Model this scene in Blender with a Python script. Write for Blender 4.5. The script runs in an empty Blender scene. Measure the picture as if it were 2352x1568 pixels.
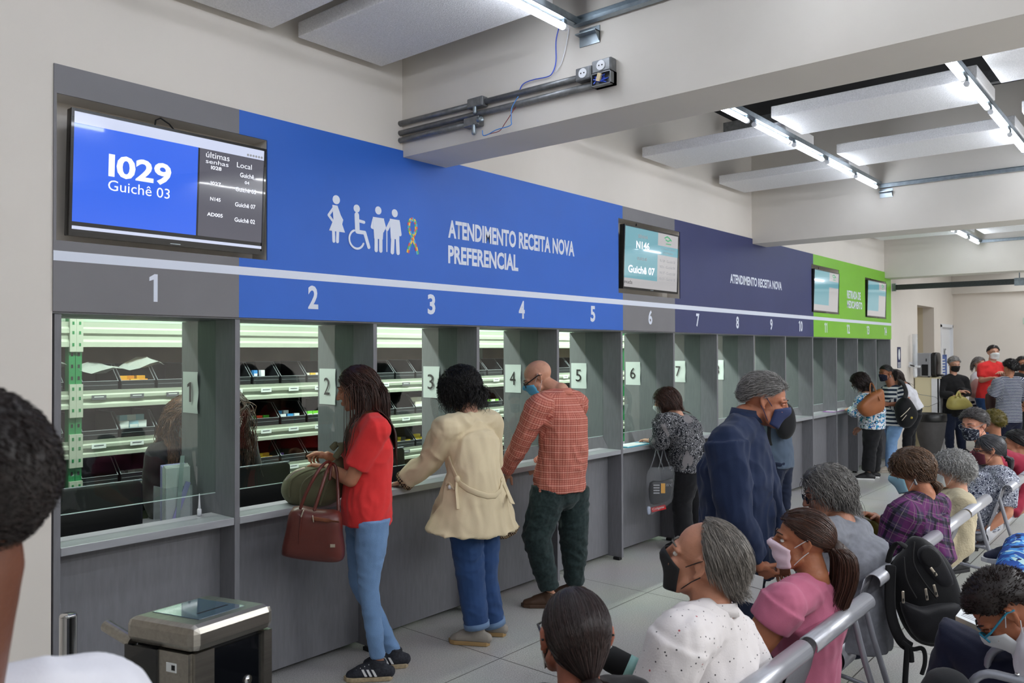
import bpy, math, random
import numpy as np
from mathutils import Vector, Matrix, noise
C = bpy.context
COL = C.scene.collection
PI = math.pi
# ---------------------------------------------------------------- camera, world, exposure
CAMH = 1.75
F_PX, YAW, PIT, ROL = 1853.74, 0.70014, 0.01191, -0.00252
_cy, _sy = math.cos(YAW), math.sin(YAW)
FWD = Vector((_cy*math.cos(PIT), _sy*math.cos(PIT), math.sin(PIT)))
_r = Vector((_sy, -_cy, 0)); _u = _r.cross(FWD)
RGT = _r*math.cos(ROL)+_u*math.sin(ROL)
UPV = -_r*math.sin(ROL)+_u*math.cos(ROL)
EYE = Vector((0, 0, CAMH))
cd = bpy.data.cameras.new('camera'); cam = bpy.data.objects.new('camera', cd); COL.objects.link(cam)
cd.sensor_fit = 'HORIZONTAL'; cd.sensor_width = 23.5; cd.lens = F_PX/2352*23.5
cd.clip_start = .05; cd.clip_end = 100
cd.dof.use_dof = True; cd.dof.focus_distance = 4.6; cd.dof.aperture_fstop = 4.5
cam.matrix_world = Matrix(((RGT.x, UPV.x, -FWD.x, EYE.x), (RGT.y, UPV.y, -FWD.y, EYE.y), (RGT.z, UPV.z, -FWD.z, EYE.z), (0, 0, 0, 1)))
C.scene.camera = cam
w = bpy.data.worlds.new('world'); C.scene.world = w; w.use_nodes = True
w.node_tree.nodes['Background'].inputs[0].default_value = (.80, .88, 1, 1)
w.node_tree.nodes['Background'].inputs[1].default_value = .15
vs = C.scene.view_settings
vs.view_transform = 'Standard'; vs.look = 'None'; vs.gamma = 1; vs.use_curve_mapping = False
vs.exposure = 0.9
TUBE_W = 14.0            # radiance of the tube lamps
def area(name, loc, size, power, rot=(0, 0, 0), col=(1, 1, 1)):
    l = bpy.data.lights.new(name, 'AREA'); l.shape = 'RECTANGLE'; l.size, l.size_y = size; l.energy = power; l.color = col
    o = bpy.data.objects.new(name, l); o.location = loc; o.rotation_euler = rot; COL.objects.link(o); return o
# rows of tube lamps that hang outside the frame, as long thin lamps of the same make
for k, y in enumerate((-1.65, -3.0)):
    area('lamp_row', (1.0, y, 3.33), (4.0, .05), 36, col=(.94, .97, 1))
    area('lamp_row', (6.0, y, 3.33), (4.6, .05), 72, col=(.94, .97, 1))
    area('lamp_row', (11.0, y, 3.33), (4.6, .05), 72, col=(.94, .97, 1))
for y in (2.3, .6, -1.2): area('lamp_row', (15.9, y, 3.33), (3.4, .05), 15, col=(.94, .97, 1))
for x, pw in ((2.6, 32), (5.2, 40), (7.8, 58)):   # lamps over the staff side
    area('staff_lamp', (x, 4.75, 2.62), (2.2, .12), pw, col=(.95, 1, .95))
area('staff_lamp', (11.2, 4.75, 2.62), (3.6, .12), 52, col=(.95, 1, .95))
# ---------------------------------------------------------------- helpers
def P(px, py, d):
    """point at a pixel of the photograph and a distance along the view axis"""
    return EYE+(FWD+RGT*((px-1176)/F_PX)-UPV*((py-784)/F_PX))*d
def PZ(px, py, z):
    v = FWD+RGT*((px-1176)/F_PX)-UPV*((py-784)/F_PX); return EYE+v*((z-CAMH)/v.z)
def PY(px, py, y):
    v = FWD+RGT*((px-1176)/F_PX)-UPV*((py-784)/F_PX); return EYE+v*(y/v.y)
def PX(px, py, x):
    v = FWD+RGT*((px-1176)/F_PX)-UPV*((py-784)/F_PX); return EYE+v*(x/v.x)
def lin(c):
    return tuple(((v/255)/12.92 if v/255 <= .04045 else ((v/255+.055)/1.055)**2.4) for v in c)
MC = {}
def mat(name, rgb, rough=.55, metal=0., noise_=None, bump=None, spec=.5, coat=0., emit=None, estr=0., alpha=1., sss=0., sheen=0., trans=0., aniso=0.):
    if name in MC: return MC[name]
    m = bpy.data.materials.new(name); m.use_nodes = True; MC[name] = m
    nt = m.node_tree; b = nt.nodes['Principled BSDF']; L = nt.links.new
    c = lin(rgb)+(1,)
    b.inputs['Base Color'].default_value = c; b.inputs['Roughness'].default_value = rough; b.inputs['Metallic'].default_value = metal
    b.inputs['Specular IOR Level'].default_value = spec; b.inputs['Coat Weight'].default_value = coat; b.inputs['Alpha'].default_value = alpha
    if sss: b.inputs['Subsurface Weight'].default_value = sss; b.inputs['Subsurface Radius'].default_value = (.012, .004, .002); b.inputs['Subsurface Scale'].default_value = 1
    if sheen: b.inputs['Sheen Weight'].default_value = sheen
    if trans: b.inputs['Transmission Weight'].default_value = trans
    if emit: b.inputs['Emission Color'].default_value = lin(emit)+(1,); b.inputs['Emission Strength'].default_value = estr
    if noise_ or bump:
        tc = nt.nodes.new('ShaderNodeTexCoord')
    if noise_:
        sc, amt = noise_[:2]
        n = nt.nodes.new('ShaderNodeTexNoise'); n.inputs['Scale'].default_value = sc; n.inputs['Detail'].default_value = 5
        L(tc.outputs['Object'], n.inputs['Vector'])
        if len(noise_) > 2:
            mp = nt.nodes.new('ShaderNodeMapping'); mp.inputs['Scale'].default_value = noise_[2]; L(tc.outputs['Object'], mp.inputs[0]); L(mp.outputs[0], n.inputs['Vector'])
        mx = nt.nodes.new('ShaderNodeMix'); mx.data_type = 'RGBA'
        mx.inputs['A'].default_value = tuple(min(1, v*(1-amt)) for v in c[:3])+(1,); mx.inputs['B'].default_value = tuple(min(1, v*(1+amt)) for v in c[:3])+(1,)
        mr = nt.nodes.new('ShaderNodeMapRange'); mr.inputs[1].default_value = .3; mr.inputs[2].default_value = .7
        L(n.outputs['Fac'], mr.inputs[0]); L(mr.outputs[0], mx.inputs['Factor']); L(mx.outputs['Result'], b.inputs['Base Color'])
    if bump:
        sc, st = bump[:2]
        n2 = nt.nodes.new('ShaderNodeTexNoise'); n2.inputs['Scale'].default_value = sc; n2.inputs['Detail'].default_value = 4
        if len(bump) > 2:
            mp = nt.nodes.new('ShaderNodeMapping'); mp.inputs['Scale'].default_value = bump[2]; L(tc.outputs['Object'], mp.inputs[0]); L(mp.outputs[0], n2.inputs['Vector'])
        else: L(tc.outputs['Object'], n2.inputs['Vector'])
        bp = nt.nodes.new('ShaderNodeBump'); bp.inputs['Strength'].default_value = st; bp.inputs['Distance'].default_value = .01
        L(n2.outputs['Fac'], bp.inputs['Height']); L(bp.outputs[0], b.inputs['Normal'])
    return m
def frame_of(t, ref=None):
    t = t.normalized()
    if ref is None or abs(ref.normalized().dot(t)) > .97: ref = Vector((0, 0, 1)) if abs(t.z) < .9 else Vector((0, 1, 0))
    u = (ref-t*ref.dot(t)).normalized(); return u, t.cross(u)
class G:
    """collects shapes; built as ONE mesh object"""
    def __init__(s): s.v = []; s.f = []; s.m = []
    def add(s, vs, fs, mi=0):
        o = len(s.v); s.v += [tuple(v) for v in vs]; s.f += [tuple(i+o for i in f) for f in fs]; s.m += [mi]*len(fs); return s
    def box(s, x0, x1, y0, y1, z0, z1, mi=0):
        return s.add([(x, y, z) for z in (z0, z1) for y in (y0, y1) for x in (x0, x1)], [(0, 2, 3, 1), (4, 5, 7, 6), (0, 1, 5, 4), (2, 6, 7, 3), (0, 4, 6, 2), (1, 3, 7, 5)], mi)
    def obox(s, c, ax, ay, az, mi=0):
        """oriented box: centre and three half-axis vectors"""
        c = Vector(c); ax, ay, az = Vector(ax), Vector(ay), Vector(az)
        if ax.cross(ay).dot(az) < 0: az = -az
        return s.add([c+ax*i+ay*j+az*k for k in (-1, 1) for j in (-1, 1) for i in (-1, 1)], [(0, 2, 3, 1), (4, 5, 7, 6), (0, 1, 5, 4), (2, 6, 7, 3), (0, 4, 6, 2), (1, 3, 7, 5)], mi)
    def rbox(s, c, ax, ay, az, r=.25, n=3, mi=0):
        """soft box: superellipsoid-like, rounded by fraction r"""
        c = Vector(c); ax, ay, az = Vector(ax), Vector(ay), Vector(az); N = 8
        def sg(a): return math.copysign(abs(a)**r, a)
        V = []; Fc = []; M_, K = 10, 16
        for i in range(M_+1):
            ph = -PI/2+PI*i/M_
            for j in range(K):
                th = 2*PI*j/K
                V.append(c+ax*(sg(math.cos(ph))*sg(math.cos(th)))+ay*(sg(math.cos(ph))*sg(math.sin(th)))+az*sg(math.sin(ph)))
        for i in range(M_):
            for j in range(K):
                Fc.append((i*K+j, i*K+(j+1) % K, (i+1)*K+(j+1) % K, (i+1)*K+j))
        return s.add(V, Fc, mi)
    def tube(s, pts, rad, seg=10, ref=None, cap='round', mi=0):
        pts = [Vector(p) for p in pts]; n = len(pts)
        if not isinstance(rad, (list, tuple)): rad = [rad]*n
        rad = [r if isinstance(r, (list, tuple)) else (r, r) for r in rad]
        tan = []
        for i in range(n):
            a = pts[max(i-1, 0)]; b = pts[min(i+1, n-1)]; t = (b-a)
            tan.append(t.normalized() if t.length > 1e-9 else Vector((0, 0, 1)))
        u = None; rows = []
        for i in range(n):
            if ref is not None: u_, v_ = frame_of(tan[i], ref[i] if isinstance(ref, list) else ref)
            elif u is None: u_, v_ = frame_of(tan[i])
            else:
                u_ = u-tan[i]*u.dot(tan[i]); u_ = u_.normalized() if u_.length > 1e-6 else frame_of(tan[i])[0]; v_ = tan[i].cross(u_)
            u = u_; rows.append((pts[i], u_, v_, rad[i][0], rad[i][1]))
        if cap == 'round':
            def capr(row, sgn, t):
                p, uu, vv, a, b = row; h = min(a, b); out = []
                for k in (1, 2, 3):
                    th = k*PI/2/3.4; out.append((p+t*(sgn*h*math.sin(th)), uu, vv, a*math.cos(th), b*math.cos(th)))
                return out
            rows = list(reversed(capr(rows[0], -1, tan[0])))+rows+capr(rows[-1], 1, tan[-1])
        V = []
        for p, uu, vv, a, b in rows:
            for k in range(seg):
                th = 2*PI*k/seg; V.append(p+uu*(a*math.cos(th))+vv*(b*math.sin(th)))
        Fc = [(i*seg+k, i*seg+(k+1) % seg, (i+1)*seg+(k+1) % seg, (i+1)*seg+k) for i in range(len(rows)-1) for k in range(seg)]
        if cap: Fc += [tuple(reversed(range(seg))), tuple((len(rows)-1)*seg+k for k in range(seg))]
        return s.add(V, Fc, mi)
    def ell(s, c, r, X=None, Y=None, Z=None, seg=16, mi=0):
        c = Vector(c); X = X or Vector((1, 0, 0)); Y = Y or Vector((0, 1, 0)); Z = Z or Vector((0, 0, 1)); n = max(6, seg//2)
        V = [c-Z*r[2]]; Fc = []
        for i in range(1, n):
            ph = -PI/2+PI*i/n
            for j in range(seg):
                th = 2*PI*j/seg; V.append(c+X*(r[0]*math.cos(ph)*math.cos(th))+Y*(r[1]*math.cos(ph)*math.sin(th))+Z*(r[2]*math.sin(ph)))
        V.append(c+Z*r[2]); e = len(V)-1
        for j in range(seg): Fc.append((0, 1+(j+1) % seg, 1+j))
        for i in range(n-2):
            for j in range(seg): Fc.append((1+i*seg+j, 1+i*seg+(j+1) % seg, 1+(i+1)*seg+(j+1) % seg, 1+(i+1)*seg+j))
        for j in range(seg): Fc.append((e, 1+(n-2)*seg+j, 1+(n-2)*seg+(j+1) % seg))
        return s.add(V, Fc, mi)
    def prism(s, poly, O, A, B, N, th, mi=0):
        """polygon (a,b) in the plane O + a*A + b*B, from depth 0 to th along N"""
        O, A, B, N = Vector(O), Vector(A), Vector(B), Vector(N); n = len(poly)
        ar = sum(poly[i][0]*poly[(i+1) % n][1]-poly[(i+1) % n][0]*poly[i][1] for i in range(n))
        if ar < 0: poly = list(reversed(poly))
        if A.cross(B).dot(N) < 0: flip = True
        else: flip = False
        V = [O+A*a+B*b for a, b in poly]+[O+A*a+B*b+N*th for a, b in poly]
        Fc = [tuple(reversed(range(n))), tuple(range(n, 2*n))]+[(i, (i+1) % n, n+(i+1) % n, n+i) for i in range(n)]
        if flip: Fc = [tuple(reversed(f)) for f in Fc]
        return s.add(V, Fc, mi)
    def lathe(s, prof, c=(0, 0, 0), seg=24, mi=0):
        V = []; Fc = []; n = len(prof)
        for r, z in prof:
            for k in range(seg): V.append((c[0]+r*math.cos(2*PI*k/seg), c[1]+r*math.sin(2*PI*k/seg), c[2]+z))
        for i in range(n-1):
            for k in range(seg): Fc.append((i*seg+k, i*seg+(k+1) % seg, (i+1)*seg+(k+1) % seg, (i+1)*seg+k))
        Fc += [tuple(reversed(range(seg))), tuple((n-1)*seg+k for k in range(seg))]
        return s.add(V, Fc, mi)
    def mesh(s, name):
        me = bpy.data.meshes.new(name); me.from_pydata(s.v, [], s.f); me.update(); return me
def tag(o, label=None, cat=None, group=None, kind=None):
    if label: o['label'] = label
    if cat: o['category'] = cat
    if group: o['group'] = group
    if kind: o['kind'] = kind
    return o
def obj(name, g, mats, parent=None, smooth=False, bevel=0., label=None):
    me = g.mesh(name) if isinstance(g, G) else g
    if not isinstance(mats, (list, tuple)): mats = [mats]
    me.materials.clear()
    for m in mats: me.materials.append(m)
    if isinstance(g, G) and len(mats) > 1: me.polygons.foreach_set('material_index', g.m)
    if smooth: me.polygons.foreach_set('use_smooth', [True]*len(me.polygons))
    o = bpy.data.objects.new(name, me); COL.objects.link(o)
    if parent: o.parent = parent
    if bevel:
        b = o.modifiers.new('bevel', 'BEVEL'); b.width = bevel; b.segments = 2; b.limit_method = 'ANGLE'; b.harden_normals = False
    if label: o['label'] = label
    return o
def wob(o, parent):
    """parent an object built in world coordinates to a thing whose Empty stands elsewhere"""
    o.parent = parent; o.matrix_parent_inverse = parent.matrix_basis.inverted(); return o
def thing(name, label, cat, loc=(0, 0, 0), rz=0., group=None):
    o = bpy.data.objects.new(name, None); COL.objects.link(o); o.empty_display_size = .1
    o.location = loc; o.rotation_euler = (0, 0, rz); return tag(o, label, cat, group)
def struct(name, g, m, parent=None, **k):
    o = obj(name, g, m, parent, **k)
    if not parent: o['kind'] = 'structure'
    return o
def dup(root, loc=None, rz=None, label=None, group=None):
    r = root.copy(); COL.objects.link(r)
    if loc is not None: r.location = loc
    if rz is not None: r.rotation_euler = (0, 0, rz)
    if label: r['label'] = label
    if group: r['group'] = group
    for ch in list(root.children):
        c = ch.copy(); COL.objects.link(c); c.parent = r
        for g2 in ch.children:
            d = g2.copy(); COL.objects.link(d); d.parent = c
    return r
def ordinal(k): return ('first', 'second', 'third', 'fourth', 'fifth', 'sixth', 'seventh', 'eighth', 'ninth', 'tenth')[k]
XA, YA, ZA = Vector((1, 0, 0)), Vector((0, 1, 0)), Vector((0, 0, 1))
def text(name, s, box, O, A, B, m, parent=None, bold=.0, th=.0012, fit=True, align=0):
    """lettering filled into box (a0,b0,a1,b1) of the plane O + a*A + b*B"""
    cu = bpy.data.curves.new(name, 'FONT'); cu.body = s; cu.size = 1; cu.offset = bold; cu.resolution_u = 3
    o = bpy.data.objects.new(name, cu); COL.objects.link(o)
    dg = C.evaluated_depsgraph_get(); me = bpy.data.meshes.new_from_object(o.evaluated_get(dg))
    bpy.data.objects.remove(o); bpy.data.curves.remove(cu)
    n = len(me.vertices); co = np.empty(n*3); me.vertices.foreach_get('co', co); co = co.reshape(-1, 3)
    lo, hi = co.min(0), co.max(0); a0, b0, a1, b1 = box
    sy = (b1-b0)/(hi[1]-lo[1]); sx = (a1-a0)/(hi[0]-lo[0]) if fit else sy
    O, A, B = Vector(O), Vector(A), Vector(B)
    N = B.cross(A)*-1   # towards the reader
    a = a0+(co[:, 0]-lo[0])*sx; b = b0+(co[:, 1]-lo[1])*sy
    out = np.array(O)[None]+a[:, None]*np.array(A)+b[:, None]*np.array(B)+np.array(N)*th
    me.vertices.foreach_set('co', out.ravel()); me.update()
    return obj(name, me, m, parent)
def flat_shapes(name, discs, strokes, polys, O, A, B, m, parent=None, th=.0012, mi=None):
    """flat pictogram of discs (a,b,r), strokes (points, width) and polygons"""
    g = G(); O = Vector(O); A = Vector(A); B = Vector(B); N = A.cross(B); k = 0
    for a, b, r in discs:
        g.prism([(a+r*math.cos(t*PI/14), b+r*math.sin(t*PI/14)) for t in range(28)], O+N*(k*.00007), A, B, N, th); k += 1
    for pts, wd in strokes:
        for (a, b), (c, d) in zip(pts, pts[1:]):
            l = math.hypot(c-a, d-b) or 1e-6; nx, ny = -(d-b)/l*wd/2, (c-a)/l*wd/2
            g.prism([(a+nx, b+ny), (a-nx, b-ny), (c-nx, d-ny), (c+nx, d+ny)], O+N*(k*.00007), A, B, N, th); k += 1
        for a, b in pts:
            g.prism([(a+wd/2*math.cos(t*PI/8), b+wd/2*math.sin(t*PI/8)) for t in range(16)], O+N*(k*.00007), A, B, N, th); k += 1
    for p in polys:
        g.prism(p, O+N*(k*.00007), A, B, N, th); k += 1
    return obj(name, g, m, parent)
# ================================================================ the room
D = 3.655          # counter wall plane
GL = 3.845         # glass plane
W = .8915; X0 = 1.3162
def bx(i): return X0+W*i       # line between bays i and i+1
XE = 18.06; XB = -3.6; YR = -5.2; ZC = 4.15
m_wall = mat('cream paint', (226, 219, 210), .75, noise_=(1.3, .03))
m_beam = mat('beam paint', (222, 216, 207), .75, noise_=(2, .04))
m_inner = mat('pharmacy wall', (166, 186, 168), .7)
m_lam = mat('grey laminate', (120, 120, 125), .45, noise_=(60, .08, (1, 1, .15)))
m_lamtop = mat('grey laminate top', (158, 160, 164), .35, noise_=(40, .06, (.2, 1, 1)))
m_dark = mat('dark void', (26, 27, 30), .9)
m_black = mat('black plastic', (18, 18, 20), .35)
m_blackmatte = mat('black matte', (15, 15, 17), .8)
m_white = mat('white plastic', (232, 234, 238), .4)
m_paper = mat('white paper', (226, 230, 230), .8)
m_vwhite = mat('white vinyl', (226, 232, 246), .4)
m_steel = mat('galvanised steel', (150, 160, 166), .38, .85, noise_=(25, .15))
m_chrome = mat('chrome', (205, 205, 205), .12, 1.)
m_brushed = mat('brushed steel', (168, 164, 156), .33, 1., noise_=(90, .10, (.04, 1, 1)))
m_pipe = mat('grey conduit', (128, 130, 132), .42, .6, noise_=(30, .2))
# floor: terrazzo slabs
def floor_mat():
    m = bpy.data.materials.new('terrazzo'); m.use_nodes = True; nt = m.node_tree; b = nt.nodes['Principled BSDF']; L = nt.links.new
    tc = nt.nodes.new('ShaderNodeTexCoord')
    n = nt.nodes.new('ShaderNodeTexNoise'); n.inputs['Scale'].default_value = 140; n.inputs['Detail'].default_value = 3; L(tc.outputs['Object'], n.inputs[0])
    n2 = nt.nodes.new('ShaderNodeTexNoise'); n2.inputs['Scale'].default_value = 1.6; n2.inputs['Detail'].default_value = 4; L(tc.outputs['Object'], n2.inputs[0])
    r = nt.nodes.new('ShaderNodeValToRGB'); r.color_ramp.elements[0].position = .33; r.color_ramp.elements[0].color = lin((166, 165, 161))+(1,)
    r.color_ramp.elements[1].position = .62; r.color_ramp.elements[1].color = lin((206, 205, 201))+(1,); L(n.outputs['Fac'], r.inputs[0])
    sep = nt.nodes.new('ShaderNodeSeparateXYZ'); L(tc.outputs['Object'], sep.inputs[0])
    def joint(out, off):
        a = nt.nodes.new('ShaderNodeMath'); a.operation = 'SUBTRACT'; L(sep.outputs[out], a.inputs[0]); a.inputs[1].default_value = off
        p = nt.nodes.new('ShaderNodeMath'); p.operation = 'PINGPONG'; L(a.outputs[0], p.inputs[0]); p.inputs[1].default_value = 1.627/2
        c = nt.nodes.new('ShaderNodeMath'); c.operation = 'LESS_THAN'; L(p.outputs[0], c.inputs[0]); c.inputs[1].default_value = .0035; return c
    jx, jy = joint(0, 3.487), joint(1, 3.033)
    mx = nt.nodes.new('ShaderNodeMath'); mx.operation = 'MAXIMUM'; L(jx.outputs[0], mx.inputs[0]); L(jy.outputs[0], mx.inputs[1])
    m1 = nt.nodes.new('ShaderNodeMix'); m1.data_type = 'RGBA'; m1.blend_type = 'MULTIPLY'; m1.inputs['Factor'].default_value = .22
    L(r.outputs[0], m1.inputs['A']); L(n2.outputs['Color'], m1.inputs['B'])
    m2 = nt.nodes.new('ShaderNodeMix'); m2.data_type = 'RGBA'; m2.inputs['B'].default_value = lin((92, 88, 84))+(1,)
    L(mx.outputs[0], m2.inputs['Factor']); L(m1.outputs['Result'], m2.inputs['A']); L(m2.outputs['Result'], b.inputs['Base Color'])
    b.inputs['Roughness'].default_value = .28; b.inputs['Specular IOR Level'].default_value = .45
    return m
struct('floor', G().box(XB, XE, YR, 6.3, -.08, 0), floor_mat())
struct('ceiling', G().box(XB, XE, YR, D, ZC, ZC+.1), m_dark)
def holes_plate(g, x0, x1, z0, z1, y0, y1, holes, mi=0):
    xs = sorted({x0, x1}|{min(max(h[k], x0), x1) for h in holes for k in (0, 1)}); zs = sorted({z0, z1}|{min(max(h[k], z0), z1) for h in holes for k in (2, 3)})
    for a, b in zip(xs, xs[1:]):
        col = []
        for c, d in zip(zs, zs[1:]):
            mx, mz = (a+b)/2, (c+d)/2
            if not any(h[0] < mx < h[1] and h[2] < mz < h[3] for h in holes):
                if col and abs(col[-1][1]-c) < 1e-6: col[-1][1] = d
                else: col.append([c, d])
        for c, d in col: g.box(a, b, y0, y1, c, d, mi)
REC = [(1.357, 2.369, 2.222, 2.843), (5.708, 6.766, 2.234, 2.858), (10.17, 11.205, 2.232, 2.835), (12.345, 13.40, 2.235, 2.815)]
ZB, ZT = 1.926, 2.966
g = G()
holes_plate(g, XB, XE, 0, ZC, D, D+.19, REC+[(1.3455, 13.672, -1, ZB), (15.30, 16.49, -1, 2.538), (16.985, 17.965, -1, 2.232)])
struct('wall_left', g, m_wall)
g = G()
for r in REC: g.box(r[0]-.02, r[1]+.02, D+.13, D+.15, r[2]-.02, r[3]+.02)
struct('wall_left_recess', g, m_wall)
# passage behind the opening and the white door
g = G(); g.box(15.2, 16.6, 5.0, 5.05, 0, 2.8); g.box(15.24, 15.30, D+.19, 5.0, 0, 2.8); g.box(16.49, 16.55, D+.19, 5.0, 0, 2.8); g.box(15.2, 16.6, D+.19, 5.0, 2.54, 2.6)
struct('wall_passage', g, mat('passage paint', (218, 206, 180), .8))
door = struct('door_1', G().box(17.01, 17.94, D+.03, D+.07, .01, 2.20), m_white)
g = G(); g.box(16.985, 17.03, D-.02, D+.1, 0, 2.232); g.box(17.92, 17.965, D-.02, D+.1, 0, 2.232); g.box(16.985, 17.965, D-.02, D+.1, 2.19, 2.25)
obj('door_frame', g, m_white, door)
obj('door_handle', G().tube([(17.86, D+.0, 1.0), (17.86, D-.05, 1.0), (17.76, D-.05, 1.0)], .009), m_chrome, door, smooth=True)
text('door_sign_letters', 'WC', (17.35, 1.62, 17.55, 1.78), (0, D+.029, 0), XA, ZA, m_blackmatte, door)
struct('wall_end', G().box(XE, XE+.15, YR, D, 0, ZC), m_wall)
struct('wall_right', G().box(XB, XE, YR-.15, YR, 0, ZC), m_wall)
struct('wall_back', G().box(XB-.15, XB, YR, D, 0, ZC), m_wall)
# room behind the counter
g = G(); g.box(XB, 13.9, 6.2, 6.3, 0, 2.75); g.box(.6, .7, D+.19, 6.2, 0, 2.75); g.box(13.8, 13.9, D+.19, 6.2, 0, 2.75)
struct('wall_pharmacy', g, m_inner)
struct('ceiling_pharmacy', G().box(.6, 13.9, D+.19, 6.3, 2.75, 2.85), m_white)
# concrete beams across the hall
for k, (x, t, z) in enumerate(((3.309, .365, 2.926), (8.397, .37, 2.910), (13.34, .37, 2.872))):
    struct('beam_%d' % (k+1), G().box(x, x+t, YR, D, z, ZC), m_beam)
struct('beam_4', G().box(XE-.12, XE, YR, D, 2.865, ZC), m_beam)
struct('baseboard_left', G().box(13.70, 15.29, D-.012, D, 0, .08), m_beam)
struct('trim_1', G().box(1.3455, 13.672, D+.004, 4.19, ZB-.012, ZB), m_lam)
# ---------------------------------------------------------------- printed fascia over the windows
FY = D-.008
m_grey = mat('grey vinyl', (122, 120, 124), .5, noise_=(4, .04)); m_blue = mat('blue vinyl', (36, 102, 204), .5, noise_=(1.5, .05))
m_navy = mat('navy vinyl', (56, 62, 108), .55, noise_=(2, .05)); m_green = mat('green vinyl', (126, 196, 42), .42, noise_=(2, .04))
SG = [(1.3455, bx(1), m_grey, 'grey fascia panel with 1, left end of the sign over the windows'),
      (bx(1), bx(5), m_blue, 'bright blue fascia sign ATENDIMENTO RECEITA NOVA PREFERENCIAL with white pictograms'),
      (bx(5), bx(6), m_grey, 'grey fascia panel with 6 between the blue and navy signs'),
      (bx(6), bx(10), m_navy, 'navy fascia sign ATENDIMENTO RECEITA NOVA numbered 7 to 10'),
      (bx(10), 13.672, m_green, 'lime green fascia sign RETIRADA DE MEDICAMENTO numbered 11 to 14')]
signs = []
for x0, x1, m, lb in SG:
    g = G()
    if len(signs) == 2:   # the screen recess cuts this panel through: its upper strip is a piece of its own
        holes_plate(g, x0, x1, ZB-.004, 2.234, FY, D-.0005, [])
        tag(obj('fascia_strip', G().box(x0, x1, FY, D-.0005, 2.858, ZT), m), 'short grey fascia strip above the screen over window 6', 'sign')
    else: holes_plate(g, x0, x1, ZB-.004, ZT, FY, D-.0005, REC)
    s = obj('fascia_sign', g, m); tag(s, lb, 'sign', 'printed fascia signs over the service windows'); signs.append(s)
    obj('stripe', G().box(x0, x1, FY-.0012, FY, 2.136, 2.178), m_vwhite, s)
def sign_of(x): return next(s for s, q in zip(signs, SG) if q[0] <= x < q[1])
TO = (0, FY, 0)
ONE = [(.52, 0), (.86, 0), (.86, 1), (.60, 1), (.16, .88), (.16, .74), (.52, .80)]
def digits(name, s, box, O, A, B, m, parent, bold=.012, th=.0012):
    """condensed figures; the 1 has its flag"""
    a0, b0, a1, b1 = box; n = len(s); w_ = (a1-a0)/n
    for k, ch in enumerate(s):
        x0, x1 = a0+w_*k+w_*.06, a0+w_*(k+1)-w_*.06
        if ch == '1': N = Vector(A).cross(Vector(B)); obj(name, G().prism([(x0+(x1-x0)*p, b0+(b1-b0)*q) for p, q in ONE], O, A, B, N, th), m, parent)
        else: text(name, ch, (x0, b0, x1, b1), O, A, B, m, parent, bold, th)
for i in range(14):
    c = bx(i)+W/2+(.0 if i else .01); s = str(i+1); wd = {1: .05, 2: .075}.get(i+1, .075)
    if i+1 == 1: wd = .05
    if i > 8: wd = .14 if i != 10 else .12
    if i == 0: wd = .062
    digits('window_number', s, (c-wd/2, 1.981, c+wd/2, 2.108), TO, XA, ZA, m_vwhite, sign_of(c), .03)
text('sign_lettering', 'ATENDIMENTO RECEITA NOVA', (3.694, 2.478, 5.078, 2.596), TO, XA, ZA, m_vwhite, signs[1], bold=.035)
text('sign_lettering', 'PREFERENCIAL', (3.694, 2.314, 4.398, 2.432), TO, XA, ZA, m_vwhite, signs[1], bold=.035)
text('sign_lettering', 'ATENDIMENTO RECEITA NOVA', (7.83, 2.448, 9.205, 2.545), TO, XA, ZA, m_vwhite, signs[3], bold=.035)
text('sign_lettering', 'RETIRADA DE', (11.53, 2.47, 12.13, 2.583), TO, XA, ZA, m_vwhite, signs[4], bold=.035)
text('sign_lettering', 'MEDICAMENTO', (11.53, 2.335, 12.20, 2.443), TO, XA, ZA, m_vwhite, signs[4], bold=.035)
# pictograms (local units of metres from their own corner)
def pic(name, x, z, sc, discs, strokes, polys, m=m_vwhite):
    f = lambda a, b: (x+a*sc, z+b*sc)
    return flat_shapes(name, [f(a, b)+(r*sc,) for a, b, r in discs], [([f(*p) for p in pts], wd*sc) for pts, wd in strokes], [[f(*p) for p in po] for po in polys], TO, XA, ZA, m, signs[1])
hz = 2.60
pic('pictogram_pregnant_woman', 2.748, 2.36, .25, [(.24, .95, .10)],
    [([(.17, .76), (.03, .58), (.15, .46)], .06), ([(.16, .3), (.17, .02)], .08), ([(.28, .3), (.27, .02)], .08)],
    [[(.13, .82), (.27, .82), (.36, .62), (.43, .52), (.40, .42), (.48, .24), (.04, .24), (.16, .5)]])
ch = [(.30+.21*math.cos(t), .22+.21*math.sin(t)) for t in [math.radians(a) for a in range(110, 345, 12)]]
pic('pictogram_wheelchair', 2.875, 2.335, .25, [(.31, .93, .09)],
    [([(.31, .78), (.33, .42)], .13), ([(.33, .66), (.52, .64)], .07), ([(.33, .40), (.54, .40), (.66, .08)], .09), (ch, .05)], [])
pic('pictogram_holding_baby', 3.045, 2.335, .25, [(.27, .97, .095), (.36, .60, .07)],
    [([(.13, .74), (.08, .56), (.24, .52), (.42, .56)], .08), ([(.41, .74), (.46, .6), (.40, .5)], .08), ([(.20, .3), (.20, .03)], .1), ([(.34, .3), (.34, .03)], .1)],
    [[(.10, .80), (.44, .80), (.40, .30), (.14, .30)]])
pic('pictogram_elder_with_cane', 3.165, 2.335, .25, [(.30, .97, .095)],
    [([(.18, .76), (.06, .56)], .09), ([(.05, .56), (.05, .03)], .03), ([(.42, .76), (.47, .48)], .09), ([(.24, .4), (.22, .03)], .11), ([(.38, .4), (.40, .03)], .11)],
    [[(.14, .82), (.45, .82), (.44, .35), (.17, .35)]])
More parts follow.
